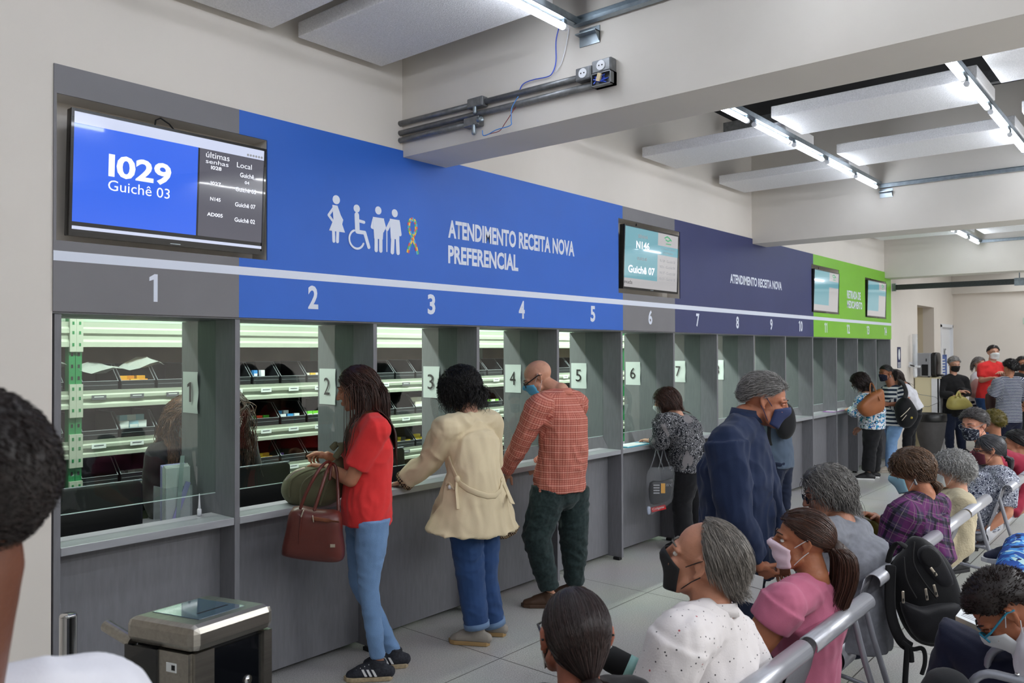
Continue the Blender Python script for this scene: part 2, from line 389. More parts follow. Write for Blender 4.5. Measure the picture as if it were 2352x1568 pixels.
# patchwork ribbon
rm = [mat('ribbon %d' % k, c, .45) for k, c in enumerate(((232, 88, 84), (244, 208, 60), (76, 170, 220), (92, 190, 110)))]
gr = G(); rw = .022
pth = [(.030, .005), (.042, .045), (.060, .085), (.082, .120), (.100, .155), (.098, .190), (.080, .213), (.058, .213), (.040, .190), (.038, .155), (.056, .120), (.078, .085), (.098, .045), (.112, .002)]
rng = random.Random(4)
for k, ((a, b), (c, d)) in enumerate(zip(pth, pth[1:])):
    for h in range(2):
        p0 = (a+(c-a)*h/2, b+(d-b)*h/2); p1 = (a+(c-a)*(h+1)/2, b+(d-b)*(h+1)/2); l = math.hypot(p1[0]-p0[0], p1[1]-p0[1]); nx, ny = -(p1[1]-p0[1])/l*rw/2, (p1[0]-p0[0])/l*rw/2
        for sd in (0, 1):
            q0, q1 = (nx, ny) if sd else (0, 0), (0, 0) if sd else (-nx, -ny)
            gr.prism([(p0[0]+q0[0], p0[1]+q0[1]), (p0[0]+q1[0], p0[1]+q1[1]), (p1[0]+q1[0], p1[1]+q1[1]), (p1[0]+q0[0], p1[1]+q0[1])], Vector((3.315, FY, 2.345))+Vector((0, -.00004*k, 0)), XA, ZA, Vector((0, -1, 0)), .0012, (k*3+h*2+sd) % 4)
obj('pictogram_ribbon', gr, rm, signs[1])
# ---------------------------------------------------------------- wall screens
m_bez = mat('tv bezel', (14, 14, 17), .18, coat=.5)
def scr(name, rgb, e): return mat(name, tuple(v*.25 for v in rgb), .12, coat=.6, emit=rgb, estr=e*.52)
s_blue = scr('screen blue', (46, 104, 240), 1.0); s_grey = scr('screen grey', (98, 98, 112), .75); s_white = scr('screen white', (214, 222, 248), .95); s_dk = scr('screen dark', (20, 22, 30), .6)
s_txt = mat('screen text', (40, 40, 40), .3, emit=(238, 242, 255), estr=.62); s_teal = scr('screen teal', (120, 182, 196), .8); s_pale = scr('screen pale', (206, 204, 206), .75)
s_gtxt = mat('screen grey text', (40, 40, 40), .3, emit=(166, 168, 172), estr=.4); s_grn = mat('screen green', (20, 60, 40), .3, emit=(86, 176, 126), estr=.45); s_btxt = mat('screen dark text', (20, 20, 22), .4)
TVW, TVH = .94, .54
def tv(x0, z0, label, kind):
    t = thing('wall_television', label, 'television', (x0+TVW/2, D-.03, z0+TVH/2), 0, 'wall screens in the fascia recesses')
    t.rotation_euler = (math.radians(3 if kind == 1 else 2), 0, 0)
    o = G(); hw, hh = TVW/2, TVH/2
    o.box(-hw, hw, .012, .05, -hh, hh); o.box(-hw*.8, hw*.8, .05, .075, -hh*.75, hh*.75); obj('casing', o, m_bez, t, bevel=.004)
    b = G()
    for q in ((-hw, hw, hh-.012, hh), (-hw, hw, -hh, -hh+.018), (-hw, -hw+.012, -hh+.018, hh-.012), (hw-.012, hw, -hh+.018, hh-.012)): b.box(q[0], q[1], 0, .012, q[2], q[3])
    obj('bezel', b, m_bez, t)
    a0, a1, c0, c1 = -hw+.012, hw-.012, -hh+.018, hh-.012
    O = (0, .0045, 0); Wd, Hd = a1-a0, c1-c0
    def pane(nm, u0, u1, v0, v1, m, dy=0., par=None):
        return obj(nm, G().box(a0+u0*Wd, a0+u1*Wd, .005-dy, .011, c0+v0*Hd, c0+v1*Hd), m, par or t)
    def tx(s, u0, v0, u1, v1, m, par, bold=0.): return text('screen_text', s, (a0+u0*Wd, c0+v0*Hd, a0+u1*Wd, c0+v1*Hd), (0, .0035, 0), XA, ZA, m, par, bold, th=.001)
    if kind == 1:
        sc = pane('screen', 0, 1, 0, 1, s_dk)
        pane('browser_bar', 0, 1, .905, 1, s_white, .001, sc); pane('ticket_panel', 0, .612, .085, .905, s_blue, .001, sc); pane('history_panel', .622, 1, .085, .905, s_grey, .001, sc); pane('task_bar', 0, 1, .022, .05, s_white, .001, sc)
        tx('I029', .16, .50, .47, .70, s_txt, sc, .03); tx('Guichê 03', .16, .385, .465, .475, s_txt, sc)
        tx('últimas', .655, .83, .79, .885, s_txt, sc); tx('senhas', .655, .775, .785, .815, s_txt, sc); tx('Local', .835, .79, .925, .84, s_txt, sc)
        for k, (a, b) in enumerate((('I028', 'Guichê'), ('I027', 'Guichê 03'), ('N145', 'Guichê 07'), ('AD005', 'Guichê 02'))):
            v = .725-k*.148
            tx(a, .685-(.015 if k == 3 else 0), v, .745+(.015 if k == 3 else 0), v+.035, s_txt, sc, .02)
            if k == 0: tx('Guichê', .855, .70, .94, .745, s_txt, sc, .015); tx('04', .885, .64, .912, .67, s_txt, sc, .015)
            else: tx(b, .83, v-.02, .955, v+.022, s_txt, sc, .015)
        for k in range(6): obj('toolbar_dot', G().prism([(.006*math.cos(q), .006*math.sin(q)) for q in [j*PI/5 for j in range(10)]], (a0+(.90+.017*k)*Wd, .0035, c0+.93*Hd), XA, ZA, (0, -1, 0), .001), s_gtxt, sc)
        cb = G().tube([(-.10, .03, hh-.01), (-.095, .03, hh+.03), (-.07, .035, hh+.045), (-.02, .05, hh+.03), (.03, .06, hh-.01)], .0035, 6); obj('cable', cb, m_blackmatte, t, smooth=True)
    else:
        sc = pane('screen', 0, 1, 0, 1, s_pale)
        pane('ticket_panel', 0, .60, .15, 1, s_teal, .001, sc); pane('news_panel', .60, 1, .62, .78, s_teal, .001, sc)
        if kind == 2:
            tx('SENHA', .23, .84, .41, .90, s_gtxt, sc, .02); tx('N146', .20, .66, .44, .79, s_txt, sc, .03); tx('GUICHÊ', .22, .47, .40, .53, s_gtxt, sc, .02); tx('Guichê 07', .07, .24, .55, .37, s_txt, sc, .03); tx('mada', .01, .055, .15, .115, s_btxt, sc)
            for k, q in enumerate(('N146 - Guichê 07', 'N138 - Guichê 08', 'N26 - Guichê 04', 'N137 - Guichê 08', 'N131 - Guichê 10')[1:]): tx(q, .65, .50-k*.105, .95, .545-k*.105, s_gtxt, sc)
            tx('ÚLTIMAS SENHAS', .66, .72, .95, .755, s_gtxt, sc)
            tx('CHAMADAS', .70, .65, .90, .685, s_gtxt, sc)
        flat_shapes('screen_emblem', [], [([(a0+q[0]*Wd, c0+q[1]*Hd) for q in ((.73, .93), (.78, .96), (.83, .93), (.86, .90))], .012), ([(a0+q[0]*Wd, c0+q[1]*Hd) for q in ((.75, .90), (.79, .88), (.84, .91))], .012), ([(a0+q[0]*Wd, c0+q[1]*Hd) for q in ((.76, .83), (.85, .83))], .008)], [], (0, .0035, 0), XA, ZA, s_grn, sc, th=.001)
        cb = G().tube([(-.25, .03, hh-.01), (-.23, .035, hh+.03), (-.20, .05, hh+.02)], .0035, 6); obj('cable', cb, m_blackmatte, t, smooth=True)
    obj('maker_mark', G().box(-.025, .025, -.0012, 0, -hh+.007, -hh+.011), m_steel, t)
    return t
tv(1.402, 2.246, 'wall screen with I029 on blue in the recess over window 1', 1)
tv(5.757, 2.272, 'wall screen with N146 on pale teal over window 6', 2)
tv(10.195, 2.240, 'blurred pale wall screen left of RETIRADA DE MEDICAMENTO on green', 3)
tv(12.385, 2.244, 'blurred pale wall screen at the right end of the green fascia', 3)
# ---------------------------------------------------------------- service windows
m_glass = bpy.data.materials.new('window glass'); m_glass.use_nodes = True
nt = m_glass.node_tree; nt.nodes.clear(); o_ = nt.nodes.new('ShaderNodeOutputMaterial'); tr = nt.nodes.new('ShaderNodeBsdfTransparent'); gl = nt.nodes.new('ShaderNodeBsdfGlossy'); fr = nt.nodes.new('ShaderNodeFresnel'); mxs = nt.nodes.new('ShaderNodeMixShader')
tr.inputs[0].default_value = (.86, .92, .88, 1); gl.inputs['Roughness'].default_value = .02; fr.inputs[0].default_value = 1.5
ge = nt.nodes.new('ShaderNodeNewGeometry'); iv = nt.nodes.new('ShaderNodeMath'); iv.operation = 'SUBTRACT'; iv.inputs[0].default_value = 1; nt.links.new(ge.outputs['Backfacing'], iv.inputs[1]); mu = nt.nodes.new('ShaderNodeMath'); mu.operation = 'MULTIPLY'; nt.links.new(fr.outputs[0], mu.inputs[0]); nt.links.new(iv.outputs[0], mu.inputs[1]); m2 = nt.nodes.new('ShaderNodeMath'); m2.operation = 'MULTIPLY'; m2.use_clamp = True; m2.inputs[1].default_value = 1.7; nt.links.new(mu.outputs[0], m2.inputs[0]); mu = m2; nt.links.new(mu.outputs[0], mxs.inputs[0]); nt.links.new(tr.outputs[0], mxs.inputs[1]); nt.links.new(gl.outputs[0], mxs.inputs[2]); nt.links.new(mxs.outputs[0], o_.inputs[0])
m_gedge = mat('glass edge', (200, 220, 215), .15, spec=.8)
for i in range(15):
    x = bx(i)
    if i == 0: x = 1.3455+.024
    if i == 14: x = 13.672-.017
    nm = ('left end of the counter beside the cream wall', 'right end of the counter under the green sign')
    lb = 'grey laminate divider between windows %d and %d' % (i, i+1) if 0 < i < 14 else 'grey laminate end board at the '+nm[0 if i == 0 else 1]
    p = thing('counter_divider', lb, 'partition', (x, D, 0), 0, 'dividers of the counter')
    g = G(); g.box(-.014, .014, .004, .535, .022, ZB-.014); obj('board', g, m_lam, p, bevel=.0015)
    obj('levelling_foot', G().box(-.03, .012, .02, .08, 0, .022), m_black, p); obj('levelling_foot', G().box(-.012, .03, .40, .46, 0, .022), m_black, p)
for i in range(14):
    a, b = bx(i)+.015, bx(i+1)-.015
    if i == 0: a = 1.385
    if i == 13: b = 13.640
    s = thing('service_window', 'grey service counter with glass pane under number %d' % (i+1), 'service counter', ((a+b)/2, D, 0), 0, 'service counters along the wall'); h = (b-a)/2
    obj('front_panel', G().box(-h, h, .14, .158, .035, .886), m_lam, s)
    obj('counter_ledge', G().box(-h, h, .006, .225, .886, .923), m_lamtop, s, bevel=.003)
    obj('glass_pane', G().box(-h, h, .186, .192, 1.030, ZB-.014), m_glass, s)
    obj('glass_edge', G().box(-h, h, .186, .192, 1.026, 1.030), m_gedge, s)
    obj('levelling_foot', G().lathe([(.02, 0), (.02, .02), (.012, .035)], (-h+.12, .149, 0), 12), m_black, s)
    if i < 8:
        # number sheet taped inside on the divider
        xs = bx(i+1)-.0155; n = 10; pg = G(); cv = random.Random(i)
        y0, y1, z0, z1 = 4.008, 4.172, 1.424, 1.644; am = .004+.004*cv.random()
        pt = [[(xs-.001-am*(.5+.5*math.sin(r*.9+i))*max(0, 1-c/4), y0+(y1-y0)*c/6, z0+(z1-z0)*r/n) for c in range(7)] for r in range(n+1)]
        V = [q for row in pt for q in row]; Fc = [(r*7+c, r*7+c+1, (r+1)*7+c+1, (r+1)*7+c) for r in range(n) for c in range(6)]
        V2 = [(q[0]+.0007, q[1], q[2]) for q in V]; k = len(V)
        pg.add(V+V2, Fc+[tuple(reversed([j+k for j in f])) for f in Fc])
        sh = obj('number_sheet', pg, m_paper, smooth=True); tag(sh, 'white paper sheet printed with %d taped on the divider behind glass' % (i+1), 'sheet', 'number sheets behind the glass')
        digits('printed_number', str(i+1), (.05, .06, .115, .165), Vector((xs-am-.0025, y1, z0)), Vector((0, -1, 0)), ZA, m_blackmatte, sh, 0, .0005)
# ================================================================ ceiling: foam baffles, tube lamps, steel channels, conduits
m_foam = mat('acoustic foam', (232, 231, 231), .95, noise_=(120, .10), bump=(160, .5))
BAF = []
for sx, x in enumerate((-1.9, -1.05, -.2, .95, 1.72, 2.452)): BAF += [(x, .58 if x < 2.4 else .56, 3.5, 2.28, 'first'), ]
for x in (4.42, 5.83, 7.26): BAF.append((x, .575, 3.49, 2.27, 'second'))
for x in (4.05, 5.43, 6.78): BAF.append((x, .575, 2.22, .96, 'second'))
for x in (5.06, 6.42, 7.7): BAF.append((x, .575, .87, -.40, 'second'))
for x in (3.9, 5.5, 7.1): BAF.append((x, .575, -.5, -1.75, 'second'))
for x in (9.2, 10.6, 12.0): BAF += [(x, .575, 3.49, 2.27, 'third'), (x+.25, .575, 2.2, .95, 'third'), (x, .575, .86, -.4, 'third')]
for x in (14.4, 15.9): BAF += [(x, .575, 3.4, 2.2, 'far'), (x, .575, 2.1, .9, 'far')]
for x in (.2, 1.4, 2.4): BAF += [(x, .58, 2.2, .96, 'first'), (x, .58, .86, -.4, 'first')]
def ordinal(k): return ('first', 'second', 'third', 'fourth', 'fifth', 'sixth', 'seventh', 'eighth', 'ninth', 'tenth')[k]
cnt = {}
for x, wd, y1, y0, bay in BAF:
    x, wd, y1, y0 = x*1.024, wd*1.024, y1*1.024, y0*1.024
    row = 'by the counter wall' if y1 > 3 else ('one row out from it' if y1 > 1.5 else ('two rows out' if y1 > 0 else 'three rows out'))
    k = cnt.get((bay, row), 0); cnt[(bay, row)] = k+1
    b = obj('ceiling_baffle', G().box(x, x+wd, y0, y1, 3.402, 3.485), m_foam, bevel=.006)
    tag(b, '%s white foam ceiling slab %s, %s ceiling bay' % (ordinal(k), row, bay), 'ceiling panel', 'hanging foam ceiling slabs')
# steel purlins seen in the gaps
for k, x in enumerate((4.9, 6.2, 7.5, 10.0, 12.0)):
    tag(obj('roof_purlin', G().box(x, x+.06, YR+.1, D-.1, 3.92, 4.02), m_pipe), 'dark steel roof member above the foam slabs, %s from the first beam' % ordinal(k), 'roof beam', 'steel roof members')
# tube lamps
m_tube = mat('lit tube', (255, 255, 255), .5, emit=(236, 243, 255), estr=TUBE_W)
tl = thing('tube_lamp', 'lit white tube lamp', 'lamp', (0, 0, 0), 0, 'tube lamps under the foam slabs')
obj('tube', G().tube([(-.30, 0, 0), (.30, 0, 0)], .016, 10, cap='flat'), m_tube, tl, smooth=False)
for sx in (-1, 1):
    obj('end_cap', G().tube([(sx*.301, 0, 0), (sx*.325, 0, 0)], .0165, 10, cap='flat'), m_white, tl)
    obj('holder', G().box(sx*.31-.012, sx*.31+.012, -.008, .008, .012, .034), m_steel, tl)
used = False
def lamp(x, y, z, lb):
    global used
    if not used:
        used = True; tl.location = (x, y, z); tl['label'] = lb
    else: dup(tl, (x, y, z), 0, lb)
ROWS = ((2.335, 'nearest the counter'), (1.012, 'second from the counter'), (-.31, 'third from the counter'))
for y, rn in ROWS:
    for k in range(5): lamp(3.2-.335-k*.745, y, 3.335, 'lit white tube lamp, %s before the first beam in the row %s' % (ordinal(k), rn))
    for k in range(6): lamp(8.30-.335-k*.745, y, 3.335, 'lit white tube lamp, %s before the second beam in the row %s' % (ordinal(k), rn))
    for k in range(6): lamp(13.2-.335-k*.80, y, 3.285, 'lit white tube lamp, %s before the third beam in the row %s' % (ordinal(k), rn))
lamp(15.0, 1.95, 2.93, 'lit white tube lamp beyond the third beam at the right edge')
def channel(name, p0, p1, label):
    """galvanised C channel with a row of slots"""
    p0, p1 = Vector(p0), Vector(p1); t = (p1-p0).normalized(); s = t.cross(ZA); g = G(); c = (p0+p1)/2; h = (p1-p0)/2
    g.obox(c, h, s*.0015, ZA*.019); g.obox(c+s*.018+ZA*.0185, h, s*.019, ZA*.0012); g.obox(c+s*.018-ZA*.0185, h, s*.019, ZA*.0012)
    o = obj(name, g, m_steel); tag(o, label, 'metal channel', 'steel channels carrying the lamps')
    sl = G(); n = int((p1-p0).length/.11)
    for k in range(n):
        q = p0+t*(.06+k*.11); sl.obox(q-s*.0012, t*.016, s*.0009, ZA*.004)
    obj('slot_row', sl, m_blackmatte, o)
    return o
for y, rn in ROWS:
    for a, b, z, nm in ((-3.5, 3.29, 3.39, 'before the first beam'), (3.69, 8.39, 3.39, 'between the first two beams'), (8.78, 13.33, 3.34, 'past the second beam')):
        g = G(); g.box(a, b, y-.02, y+.02, z-.02, z-.018); g.box(a, b, y-.02, y-.018, z-.02, z+.015); g.box(a, b, y+.018, y+.02, z-.02, z+.015)
        tag(obj('lamp_channel', g, m_steel), 'thin steel channel of the lamp row %s, %s' % (rn, nm), 'metal channel', 'steel channels carrying the lamps')
channel('cross_channel', (3.285, 2.33, 3.385), (3.285, -4.5, 3.385), 'perforated steel channel across the face of the first beam')
channel('cross_channel', (8.375, 2.33, 3.355), (8.375, -4.5, 3.355), 'perforated steel channel across the face of the second beam')
channel('cross_channel', (13.32, 2.33, 3.32), (13.32, -4.5, 3.32), 'perforated steel channel across the face of the third beam')
for x, z, nm in ((3.309, 3.325, 'first'), (8.397, 3.30, 'second')):
    g = G(); g.box(x-.006, x, 2.215, 2.335, z-.055, z+.03); g.box(x-.045, x-.003, 2.215, 2.335, z-.005, z+.001); g.prism([(0, 0), (.045, .055), (0, .055)], (x, 2.215, z-.055), (-1, 0, 0), ZA, (0, 1, 0), .004)
    tag(obj('angle_bracket', g, m_steel), 'small galvanised angle bracket under the lamp channel on the %s beam' % nm, 'bracket')
g = G(); g.box(13.76, 13.79, -4.5, 3.62, 2.712, 2.79); g.box(13.79, 13.86, -4.5, 3.62, 2.712, 2.717)
ct = obj('cable_tray', g, mat('dark tray', (64, 68, 70), .6, .3, noise_=(80, .3))); tag(ct, 'dark grey cable tray spanning the hall below the third beam', 'cable tray')
obj('tray_bracket', G().box(13.74, 13.80, 3.60, 3.655, 2.69, 2.81), m_steel, ct)
obj('hanger', G().tube([(13.80, 1.92, 2.79), (13.80, 1.92, 2.88)], .008, 6).box(13.755, 13.795, 1.86, 1.98, 2.69, 2.80), m_steel, ct)
# conduits, boxes and loose wires on the first beam
BXF = 3.309
def pipe(name, pts, r, lb):
    o = obj(name, G().tube(pts, r, 10, cap='flat'), m_pipe, smooth=True); return tag(o, lb, 'conduit', 'grey conduits on the first beam')
pipe('conduit_pipe', [(3.29, 3.655, 3.128), (3.29, 3.07, 3.122)], .0165, 'upper grey conduit from the counter wall to the first junction box')
pipe('conduit_pipe', [(3.29, 2.955, 3.122), (3.29, 2.33, 3.113)], .0165, 'upper grey conduit running right to the two round sockets')
pipe('conduit_pipe', [(3.29, 3.655, 3.070), (3.29, 2.235, 3.058)], .0165, 'middle grey conduit, the longest, ending at the open box')
pipe('conduit_pipe', [(3.29, 3.70, 3.025), (3.29, 3.10, 3.022)], .0165, 'lowest grey conduit, ending at the lower junction box')
def jbox(y0, y1, z0, z1, lb):
    t = thing('junction_box', lb, 'junction box', (BXF-.025, (y0+y1)/2, (z0+z1)/2), 0, 'metal boxes on the first beam'); a, b = (y1-y0)/2, (z1-z0)/2
    obj('housing', G().box(-.025, .025, -a, a, -b, b), m_pipe, t, bevel=.006); obj('cover_plate', G().box(-.028, -.025, -a*.88, a*.88, -b*.85, b*.85), m_pipe, t, bevel=.001)
    return t
t = jbox(2.955, 3.07, 3.095, 3.150, 'upper grey metal junction box on the first beam'); obj('gland', G().tube([(-.02, 0, -.027), (-.02, 0, -.055)], .012, 8), m_steel, t, smooth=True)
t = jbox(2.985, 3.098, 2.994, 3.047, 'lower grey junction box with an open pipe stub'); obj('pipe_stub', G().lathe([(.016, 0), (.016, .03), (.012, .03), (.012, .004)], (0, 0, 0), 12), m_steel, t, smooth=True).matrix_local = Matrix.Translation((-.02, -.05, 0))@Matrix.Rotation(PI/2, 4, 'X')
obj('gland', G().tube([(-.02, -.02, -.025), (-.02, -.02, -.065)], .013, 8), m_steel, t, smooth=True)
for y0, y1, z0, z1, lb in ((2.235, 2.330, 3.085, 3.150, 'left grey metal socket box at the end of the upper conduit'), (2.120, 2.232, 3.100, 3.165, 'right grey metal socket box above the open wire box')):
    t = jbox(y0, y1, z0, z1, lb)
    so = G().prism([(.024*math.cos(k*PI/10), .024*math.sin(k*PI/10)) for k in range(20)], (-.028, 0, 0), (0, -1, 0), ZA, (-1, 0, 0), .004); so = obj('socket', so, m_white, t)
    for dy in (-.009, .009): obj('socket_hole', G().box(-.0335, -.032, dy-.003, dy+.003, -.003, .003), m_blackmatte, so)
t = thing('open_wire_box', 'open grey metal box stuffed with blue wires, under the right socket box', 'junction box', (BXF-.025, 2.176, 3.068), 0, 'metal boxes on the first beam')
g = G(); g.box(.0, .025, -.056, .056, -.031, .031); g.box(-.03, .025, -.056, -.052, -.031, .031); g.box(-.03, .025, .052, .056, -.031, .031); g.box(-.03, .025, -.056, .056, .027, .031); g.box(-.03, .025, -.056, .056, -.031, -.027); obj('housing', g, m_pipe, t)
m_bw = mat('blue wire', (58, 92, 214), .4); m_lbw = mat('light blue wire', (86, 150, 226), .4); m_rw = mat('red wire', (140, 40, 44), .4)
rg = random.Random(2); g = G()
for k in range(5): g.tube([(-.01-.02*rg.random(), -.045+.09*rg.random(), -.02+.04*rg.random()) for _ in range(5)], .0035, 5)
obj('wire_bundle', g, m_bw, t, smooth=True); obj('connector', G().obox((-.03, .01, .008), (.006, 0, 0), (0, .01, .004), (0, -.006, .018)), mat('beige plastic', (208, 190, 150), .5), t)
def wire(name, px, m, lb, r=.0028, off=.012):
    pts = [PX(a, b, BXF-off) for a, b in px]; sm = []
    for i in range(len(pts)-1):
        p0, p1, p2, p3 = pts[max(i-1, 0)], pts[i], pts[i+1], pts[min(i+2, len(pts)-1)]
        for k in range(5):
            u = k/5; sm.append(.5*((2*p1)+(p2-p0)*u+(2*p0-5*p1+4*p2-p3)*u*u+(3*p1-p0-3*p2+p3)*u**3))
    sm.append(pts[-1])
    return tag(obj(name, G().tube(sm, r, 6), m, smooth=True), lb, 'wire', 'loose wires on the first beam')
wire('loose_wire', [(1283, 66), (1277, 95), (1277, 140), (1270, 165), (1258, 176), (1225, 183), (1203, 192), (1194, 206), (1190, 222)], m_bw, 'blue wire hanging from the tube lamp down to the conduit')
wire('loose_wire', [(1307, 66), (1300, 105), (1289, 145), (1275, 165)], m_white, 'white wire hanging from the tube lamp', .0025)
wire('loose_wire', [(1190, 222), (1182, 235), (1175, 250), (1174, 275), (1172, 288), (1140, 298), (1122, 308), (1110, 311), (1108, 300)], m_lbw, 'light blue wire looping below the conduits', off=.05)
wire('loose_wire', [(1184, 246), (1172, 265), (1160, 283), (1148, 300), (1130, 306), (1112, 311)], m_rw, 'thin red wire looping below the conduits', .002, off=.047)
# ================================================================ behind the glass: racks, bins, medicines, desks, monitors
RY = 5.40
m_rail = mat('cream rack beam', (172, 178, 164), .4); m_rgreen = mat('green upright', (36, 120, 70), .45); m_mesh = mat('brown mesh back', (126, 106, 88), .8, noise_=(3, .25)); m_rdark = mat('rack dark back', (38, 40, 42), .9)
m_bin = mat('black bin', (34, 36, 40), .4); m_rim_glint = mat('bin rim highlight', (120, 124, 130), .35); m_tagd = mat('grey shelf tag', (92, 92, 98), .5)
RZ = ((1.783, 1.942), (1.392, 1.505), (1.08, 1.187), (.788, .889), (.50, .60))
UX = (-.04, 2.12, 4.28, 6.44, 8.60)
rgn = random.Random(11)
for k in range(4):
    a, b = UX[k]+.04, UX[k+1]-.04
    lb = 'cream and green storage rack behind the glass, %s from the left' % ordinal(k)
    r = thing('storage_rack', lb, 'rack', ((a+b)/2, RY, 0), 0, 'storage racks behind the counter'); h = (b-a)/2
    for z0, z1 in RZ:
        g = G(); H = z1-z0; prof = [(0, 0), (-.022, 0), (-.022, .2), (-.008, .3), (-.008, .45), (-.022, .55), (-.022, .72), (-.008, .8), (-.012, 1), (0, 1)]
        g.prism([(p[0], z0+p[1]*H) for p in prof], (-h, 0, 0), YA, ZA, XA, 2*h); obj('shelf_beam', g, m_rail, r)
        obj('shelf_deck', G().box(-h, h, .0, .46, z1-.02, z1-.004), m_rail, r)
    obj('top_panel', G().box(-h, h, .04, .06, 1.945, 2.5), m_inner, r)
    obj('mesh_back', G().box(-h, h, .47, .475, 1.5, 1.80), m_mesh, r); obj('lower_back', G().box(-h, h, .47, .475, .2, 1.49), m_rdark, r)
    # uprights with cream connectors
    for sx, x in ((-1, -h-.02), (1, h+.02)):
        u = obj('upright', G().box(x-.0185, x+.0185, -.012, .05, 0, 2.5), m_rgreen, r)
        hg = G(); z = .3
        while z < 2.4:
            hg.box(x-.006, x+.006, -.0135, -.012, z, z+.022); z += .075
        obj('slot_row', hg, m_blackmatte, u)
        for z0, z1 in RZ:
            c = obj('beam_connector', G().box(x-.0195, x+.0195, -.030, -.012, (z0+z1)/2-.11, (z0+z1)/2+.10), m_rail, r)
            q = G()
            for dz in (-.075, 0., .06): q.box(x-.006, x+.006, -.0315, -.030, (z0+z1)/2+dz, (z0+z1)/2+dz+.02)
            obj('slot_row', q, m_rgreen, c)
    for sh in (1, 2, 3):
        for j in range(8):
            x = -h+.10+.245*j; m = m_tagd if rgn.random() < .3 else m_paper
            z = RZ[sh][0]+.065
            tg = obj('shelf_tag', G().box(x-.045, x+.045, -.0245, -.0225, z-.013, z+.017), m, r)
            obj('tag_print', G().box(x-.03, x+.03, -.0255, -.0245, z+.003, z+.008), m_paper if m is m_tagd else m_tagd, tg)
# open-fronted bins
bn = thing('storage_bin', 'black open storage bin', 'bin', (0, 0, 0), 0, 'black storage bins on the racks')
hw = .112
sd = [(0, 0), (0, .055), (.11, .165), (.34, .165), (.34, 0)]
g = G(); g.box(-hw, hw, 0, .34, 0, .004); g.box(-hw, hw, 0, .004, 0, .055); g.box(-hw, hw, .336, .34, 0, .165)
for s in (-1, 1): g.prism(sd, (s*hw-(.003 if s > 0 else 0), 0, 0), YA, ZA, XA, .003)
obj('body', g, m_bin, bn)
g = G()
for s in (-1, 1): g.tube([(s*hw, 0, .055), (s*hw, .11, .165), (s*hw, .34, .165)], .0032, 6)
g.tube([(-hw, 0, .056), (hw, 0, .056)], .0026, 6)
obj('rim', g, m_rim_glint, bn, smooth=True); obj('lip_line', G().box(-hw+.004, hw-.004, -.002, 0, .028, .031), m_rim_glint, bn)  # light grey rim tubes paint in the highlight along the black bin edges
first = True; SH = {1: 'top shelf', 2: 'middle shelf', 3: 'lower shelf'}; BIN = {}
n = 0
for sh in (1, 2, 3):
    n = 0
    for sec, x0 in enumerate((1.95-.245*0, 2.285, 4.445, 6.605)):
        for k in range(1 if sec == 0 else (8 if sec < 3 else 5)):
            x = x0+.245*k
            if sec == 0: x = 1.945
            n += 1; loc = (x, RY+.015, RZ[sh][1]); lb = 'black open storage bin number %d from the left on the %s of the racks' % (n, SH[sh])
            if first: first = False; bn.location = loc; bn['label'] = lb
            else: dup(bn, loc, 0, lb)
            BIN[(sh, n)] = x
# medicine packets
def packs(sh, n, cols, cnt_, nm, sz=(.03, .02, .07), seed=0, lay='stand'):
    rg = random.Random(seed); x = BIN[(sh, n)]; z = RZ[sh][1]+.005; ht = {'a': 'lower left', 'b': 'lower middle', 'c': 'lower right'}
    for j in range(cnt_):
        c = cols[j % len(cols)]; m = mat('pack %d %d %d' % c, c, .5)
        cx = x-.075+(j % 3)*.06+rg.uniform(-.008, .008); cy = RY+.05+(j//3)*.05; w_, d_, h_ = sz
        t = thing('medicine_box', '%s medicine box, %s in bin %d of the %s' % (nm[j % len(nm)], ('front left', 'front middle', 'front right', 'back left', 'back middle', 'back right', 'rear left', 'rear middle', 'rear right')[j % 9], n, SH[sh]), 'medicine box', (cx, cy, z), rg.uniform(-.25, .25), 'medicine boxes in the storage bins')
        obj('carton', G().box(-w_, w_, -d_, d_, 0, h_*(1+.35*(j//3))), m, t)
        obj('printed_band', G().box(-w_*.9, w_*.9, -d_-.001, -d_, h_*.55, h_*.75), m_paper, t)
packs(1, 3, [(226, 150, 30), (236, 176, 40)], 6, ['orange'], (.028, .018, .06), 1)
packs(1, 9, [(214, 176, 60), (222, 220, 214)], 6, ['gold', 'white'], (.026, .018, .05), 2)
packs(1, 6, [(214, 208, 180)], 1, ['large cream'], (.06, .03, .15), 3)
packs(1, 7, [(70, 140, 210), (226, 228, 232)], 2, ['blue', 'white'], (.016, .016, .10), 3)
packs(2, 3, [(196, 204, 206), (150, 190, 206)], 6, ['pale', 'pale blue'], (.028, .016, .10), 4)
packs(2, 4, [(190, 150, 90), (220, 200, 170)], 5, ['tan', 'cream'], (.024, .018, .035), 5)
packs(2, 7, [(90, 190, 60), (220, 70, 40), (60, 160, 50)], 6, ['green', 'red', 'dark green'], (.028, .018, .05), 6)
packs(2, 8, [(226, 232, 238), (60, 150, 214)], 5, ['white', 'sky blue'], (.022, .018, .07), 7)
packs(2, 9, [(110, 214, 50), (130, 220, 60)], 3, ['lime green', 'bright green'], (.028, .018, .08), 8)
packs(2, 12, [(120, 190, 220), (230, 230, 228)], 2, ['pale blue', 'white'], (.022, .016, .05), 9)
packs(2, 13, [(228, 222, 206), (232, 228, 220), (206, 60, 50)], 5, ['cream', 'white', 'red'], (.032, .02, .10), 10)
packs(3, 3, [(196, 198, 200), (170, 174, 178)], 6, ['silver', 'grey'], (.026, .016, .045), 11)
packs(3, 4, [(222, 222, 218)], 6, ['white striped'], (.030, .018, .055), 12)
packs(3, 7, [(224, 168, 30), (232, 190, 40), (206, 150, 24)], 6, ['yellow', 'bright yellow', 'amber'], (.026, .018, .055), 13)
